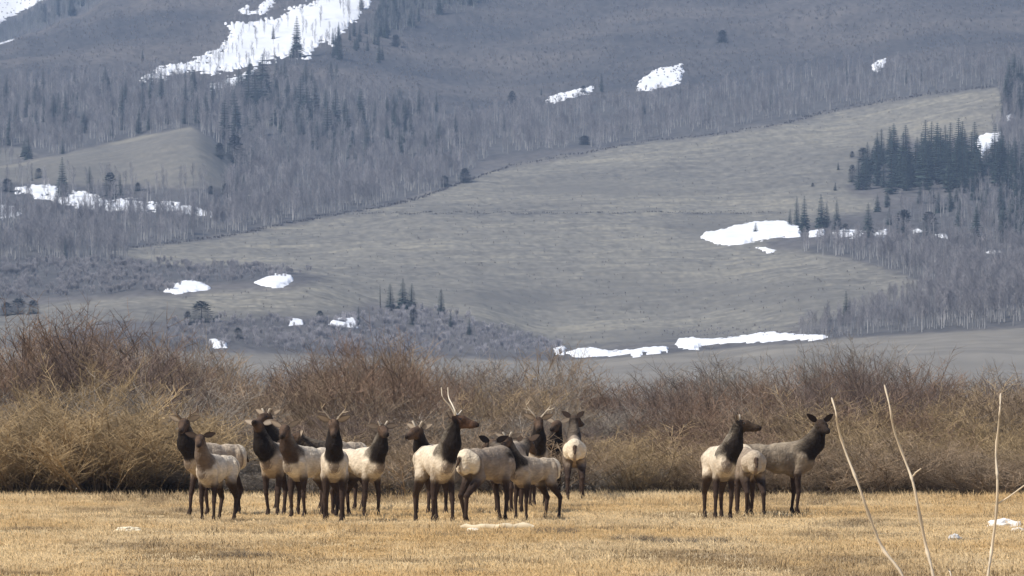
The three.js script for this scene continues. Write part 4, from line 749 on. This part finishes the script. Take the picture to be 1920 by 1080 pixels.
// bearing 0 faces right, 90 away, 180 left, 270 the camera
const SPIKE = { size: 0.46, colour: [0.75, 0.66, 0.52], beam: [[-0.15, 0.3, 0.1], [-0.4, 0.65, 0.36], [-0.45, 1.0, 0.4]], r: 0.018, tines: [[0.2, 0.1, 0.2, 0.38]] };
const FORKED = { size: 0.31, colour: [0.36, 0.29, 0.21], beam: [[-0.1, 0.3, 0.25], [-0.2, 0.6, 0.5], [-0.1, 1.05, 0.55]], r: 0.017, tines: [[0.25, 0.35, 0.25, 0.15], [0.6, 0.1, 0.15, 0.4], [0.75, 0.2, 0.35, -0.2]] };
const NUB = { size: 0.13, beam: [[0, 0.3, 0.15], [-0.05, 0.6, 0.35]], r: 0.02, blunt: 0.02, colour: [0.46, 0.39, 0.3] };
const SHORT = { size: 0.3, beam: [[0, 0.3, 0.3], [-0.1, 0.5, 0.6], [0, 0.85, 0.7]], r: 0.018, blunt: 0.012, tines: [[0.4, 0.2, 0.4, 0.1]], colour: [0.5, 0.42, 0.32] };
const HERD = [
  { px: 401, row: 970, yaw: 228, neck: [232, 62], head: [262, -12], coat: 'tan', antler: { ...SHORT, colour: [0.2, 0.15, 0.11] }, mane: 1.3, step: [-0.08, 0.08, 0.2, -0.22], label: 'dark maned young bull at the far left with its head above the pale elk' },
  { px: 406, row: 979, yaw: 247, neck: [256, 54], head: [268, -10], coat: 'cream', mane: 0.5, size: 0.9, ears: 0.2, earColour: [0.09, 0.065, 0.05], step: [0.05, -0.1, 0.1, 0.22], maneColour: [0.13, 0.095, 0.07], label: 'slim pale elk with wide ears standing in front of the far left bull' },
  { px: 525, row: 967, yaw: 250, neck: [238, 54], head: [258, 20], coat: 'tan', mane: 1.5, label: 'elk with heavy black mane and raised chin, third from left' },
  { px: 563, row: 958, yaw: 222, neck: [228, 62, 0.72], head: [236, -8], coat: 'cream', antler: NUB, size: 1.02, label: 'elk looking over the back of another, pale ears raised and short knobs on its head' },
  { px: 582, row: 972, yaw: 232, neck: [246, 56], head: [262, -12], coat: 'cream', mane: 0.7, size: 0.97, ears: 0.5, maneColour: [0.05, 0.032, 0.022], label: 'whitish sided young elk with a slim brown neck left of the antlered one' },
  { px: 627, row: 978, yaw: 271, neck: [270, 66], head: [270, -22], coat: 'cream', antler: FORKED, mane: 1.1, label: 'bull facing the camera straight on with spreading forked antlers' },
  { px: 640, row: 959, yaw: 238, neck: [200, 26], head: [186, -4], coat: 'tan', label: 'elk mostly hidden behind the forward facing bull, only its dark muzzle shows' },
  { px: 676, row: 970, yaw: 306, neck: [296, 60], head: [284, -6], coat: 'cream', antler: NUB, mane: 0.8, size: 0.95, ears: 0.1, label: 'whitish elk with dark throat at the right end of the left group' },
  { px: 806, row: 966, yaw: 258, neck: [258, 44], head: [236, -6], coat: 'brown', antler: { ...NUB, size: 0.18 }, mane: 0.9, label: 'elk peering left from behind the large spike-antlered bull' },
  { px: 818, row: 982, yaw: 287, neck: [306, 66, 0.66], head: [347, -2], coat: 'cream', antler: { ...SPIKE, label: 'long pale spike antler' }, mane: 1.25, step: [0.06, -0.12, 0.12, -0.1], size: 1.04, headColour: [0.075, 0.042, 0.027], label: 'large cream bull with long upright pale spike antlers looking right' },
  { px: 914, row: 979, yaw: 52, neck: [118, 24], head: [112, 0], coat: 'brown', ears: 0.45, earColour: [0.03, 0.02, 0.015], step: [0.1, -0.1, 0.18, -0.14], label: 'brown elk showing its cream rump, head turned away with ears spread' },
  { px: 957, row: 960, yaw: 78, neck: [70, 20], head: [60, -20], coat: 'tan', label: 'elk seen from behind between two others, only its white rump showing' },
  { px: 1000, row: 976, yaw: 230, neck: [228, 60], head: [252, -10], coat: 'tan', antler: { ...NUB, size: 0.15 }, mane: 0.8, size: 0.86, label: 'small tan elk with dark throat facing left in the middle group' },
  { px: 1000, row: 952, yaw: 280, neck: [272, 62], head: [270, -14], coat: 'tan', antler: { ...FORKED, size: 0.36, colour: [0.5, 0.42, 0.32] }, mane: 1.2, label: 'antlered bull at the back of the middle group facing the camera' },
  { px: 1030, row: 936, yaw: 278, neck: [285, 48], head: [250, -6], coat: 'dark', mane: 1.2, label: 'dark elk with black mane left of the elk with its rump turned to us' },
  { px: 1077, row: 939, yaw: 90, neck: [92, 62], head: [62, -6], coat: 'brown', ears: 0.6, earColour: [0.03, 0.02, 0.015],  label: 'elk farthest back seen from behind with a round cream rump and dark tail' },
  { px: 1350, row: 974, yaw: 279, neck: [322, 64], head: [350, 0], coat: 'cream', mane: 1.2, antler: { ...NUB, size: 0.15 }, headColour: [0.06, 0.04, 0.026], ears: 1.2, label: 'pale sided elk with black neck looking right, leftmost of the right herd' },
  { px: 1404, row: 965, yaw: 98, neck: [100, -14], head: [100, -50], coat: 'brown', size: 0.95, rumpColour: [0.42, 0.34, 0.25], label: 'elk with its back to us behind the pale sided one, head hidden' },
  { px: 1456, row: 968, yaw: 14, neck: [352, 58], head: [290, -10], coat: 'umber', mane: 1, ears: 0.7, earColour: [0.03, 0.02, 0.015],  headColour: [0.035, 0.023, 0.016], label: 'brown elk standing in profile with its dark face turned to the camera' },
];
HERD.forEach((o, i) => elk({ seed: 100 + i * 17, ...o }));

renderer.render(scene, camera);
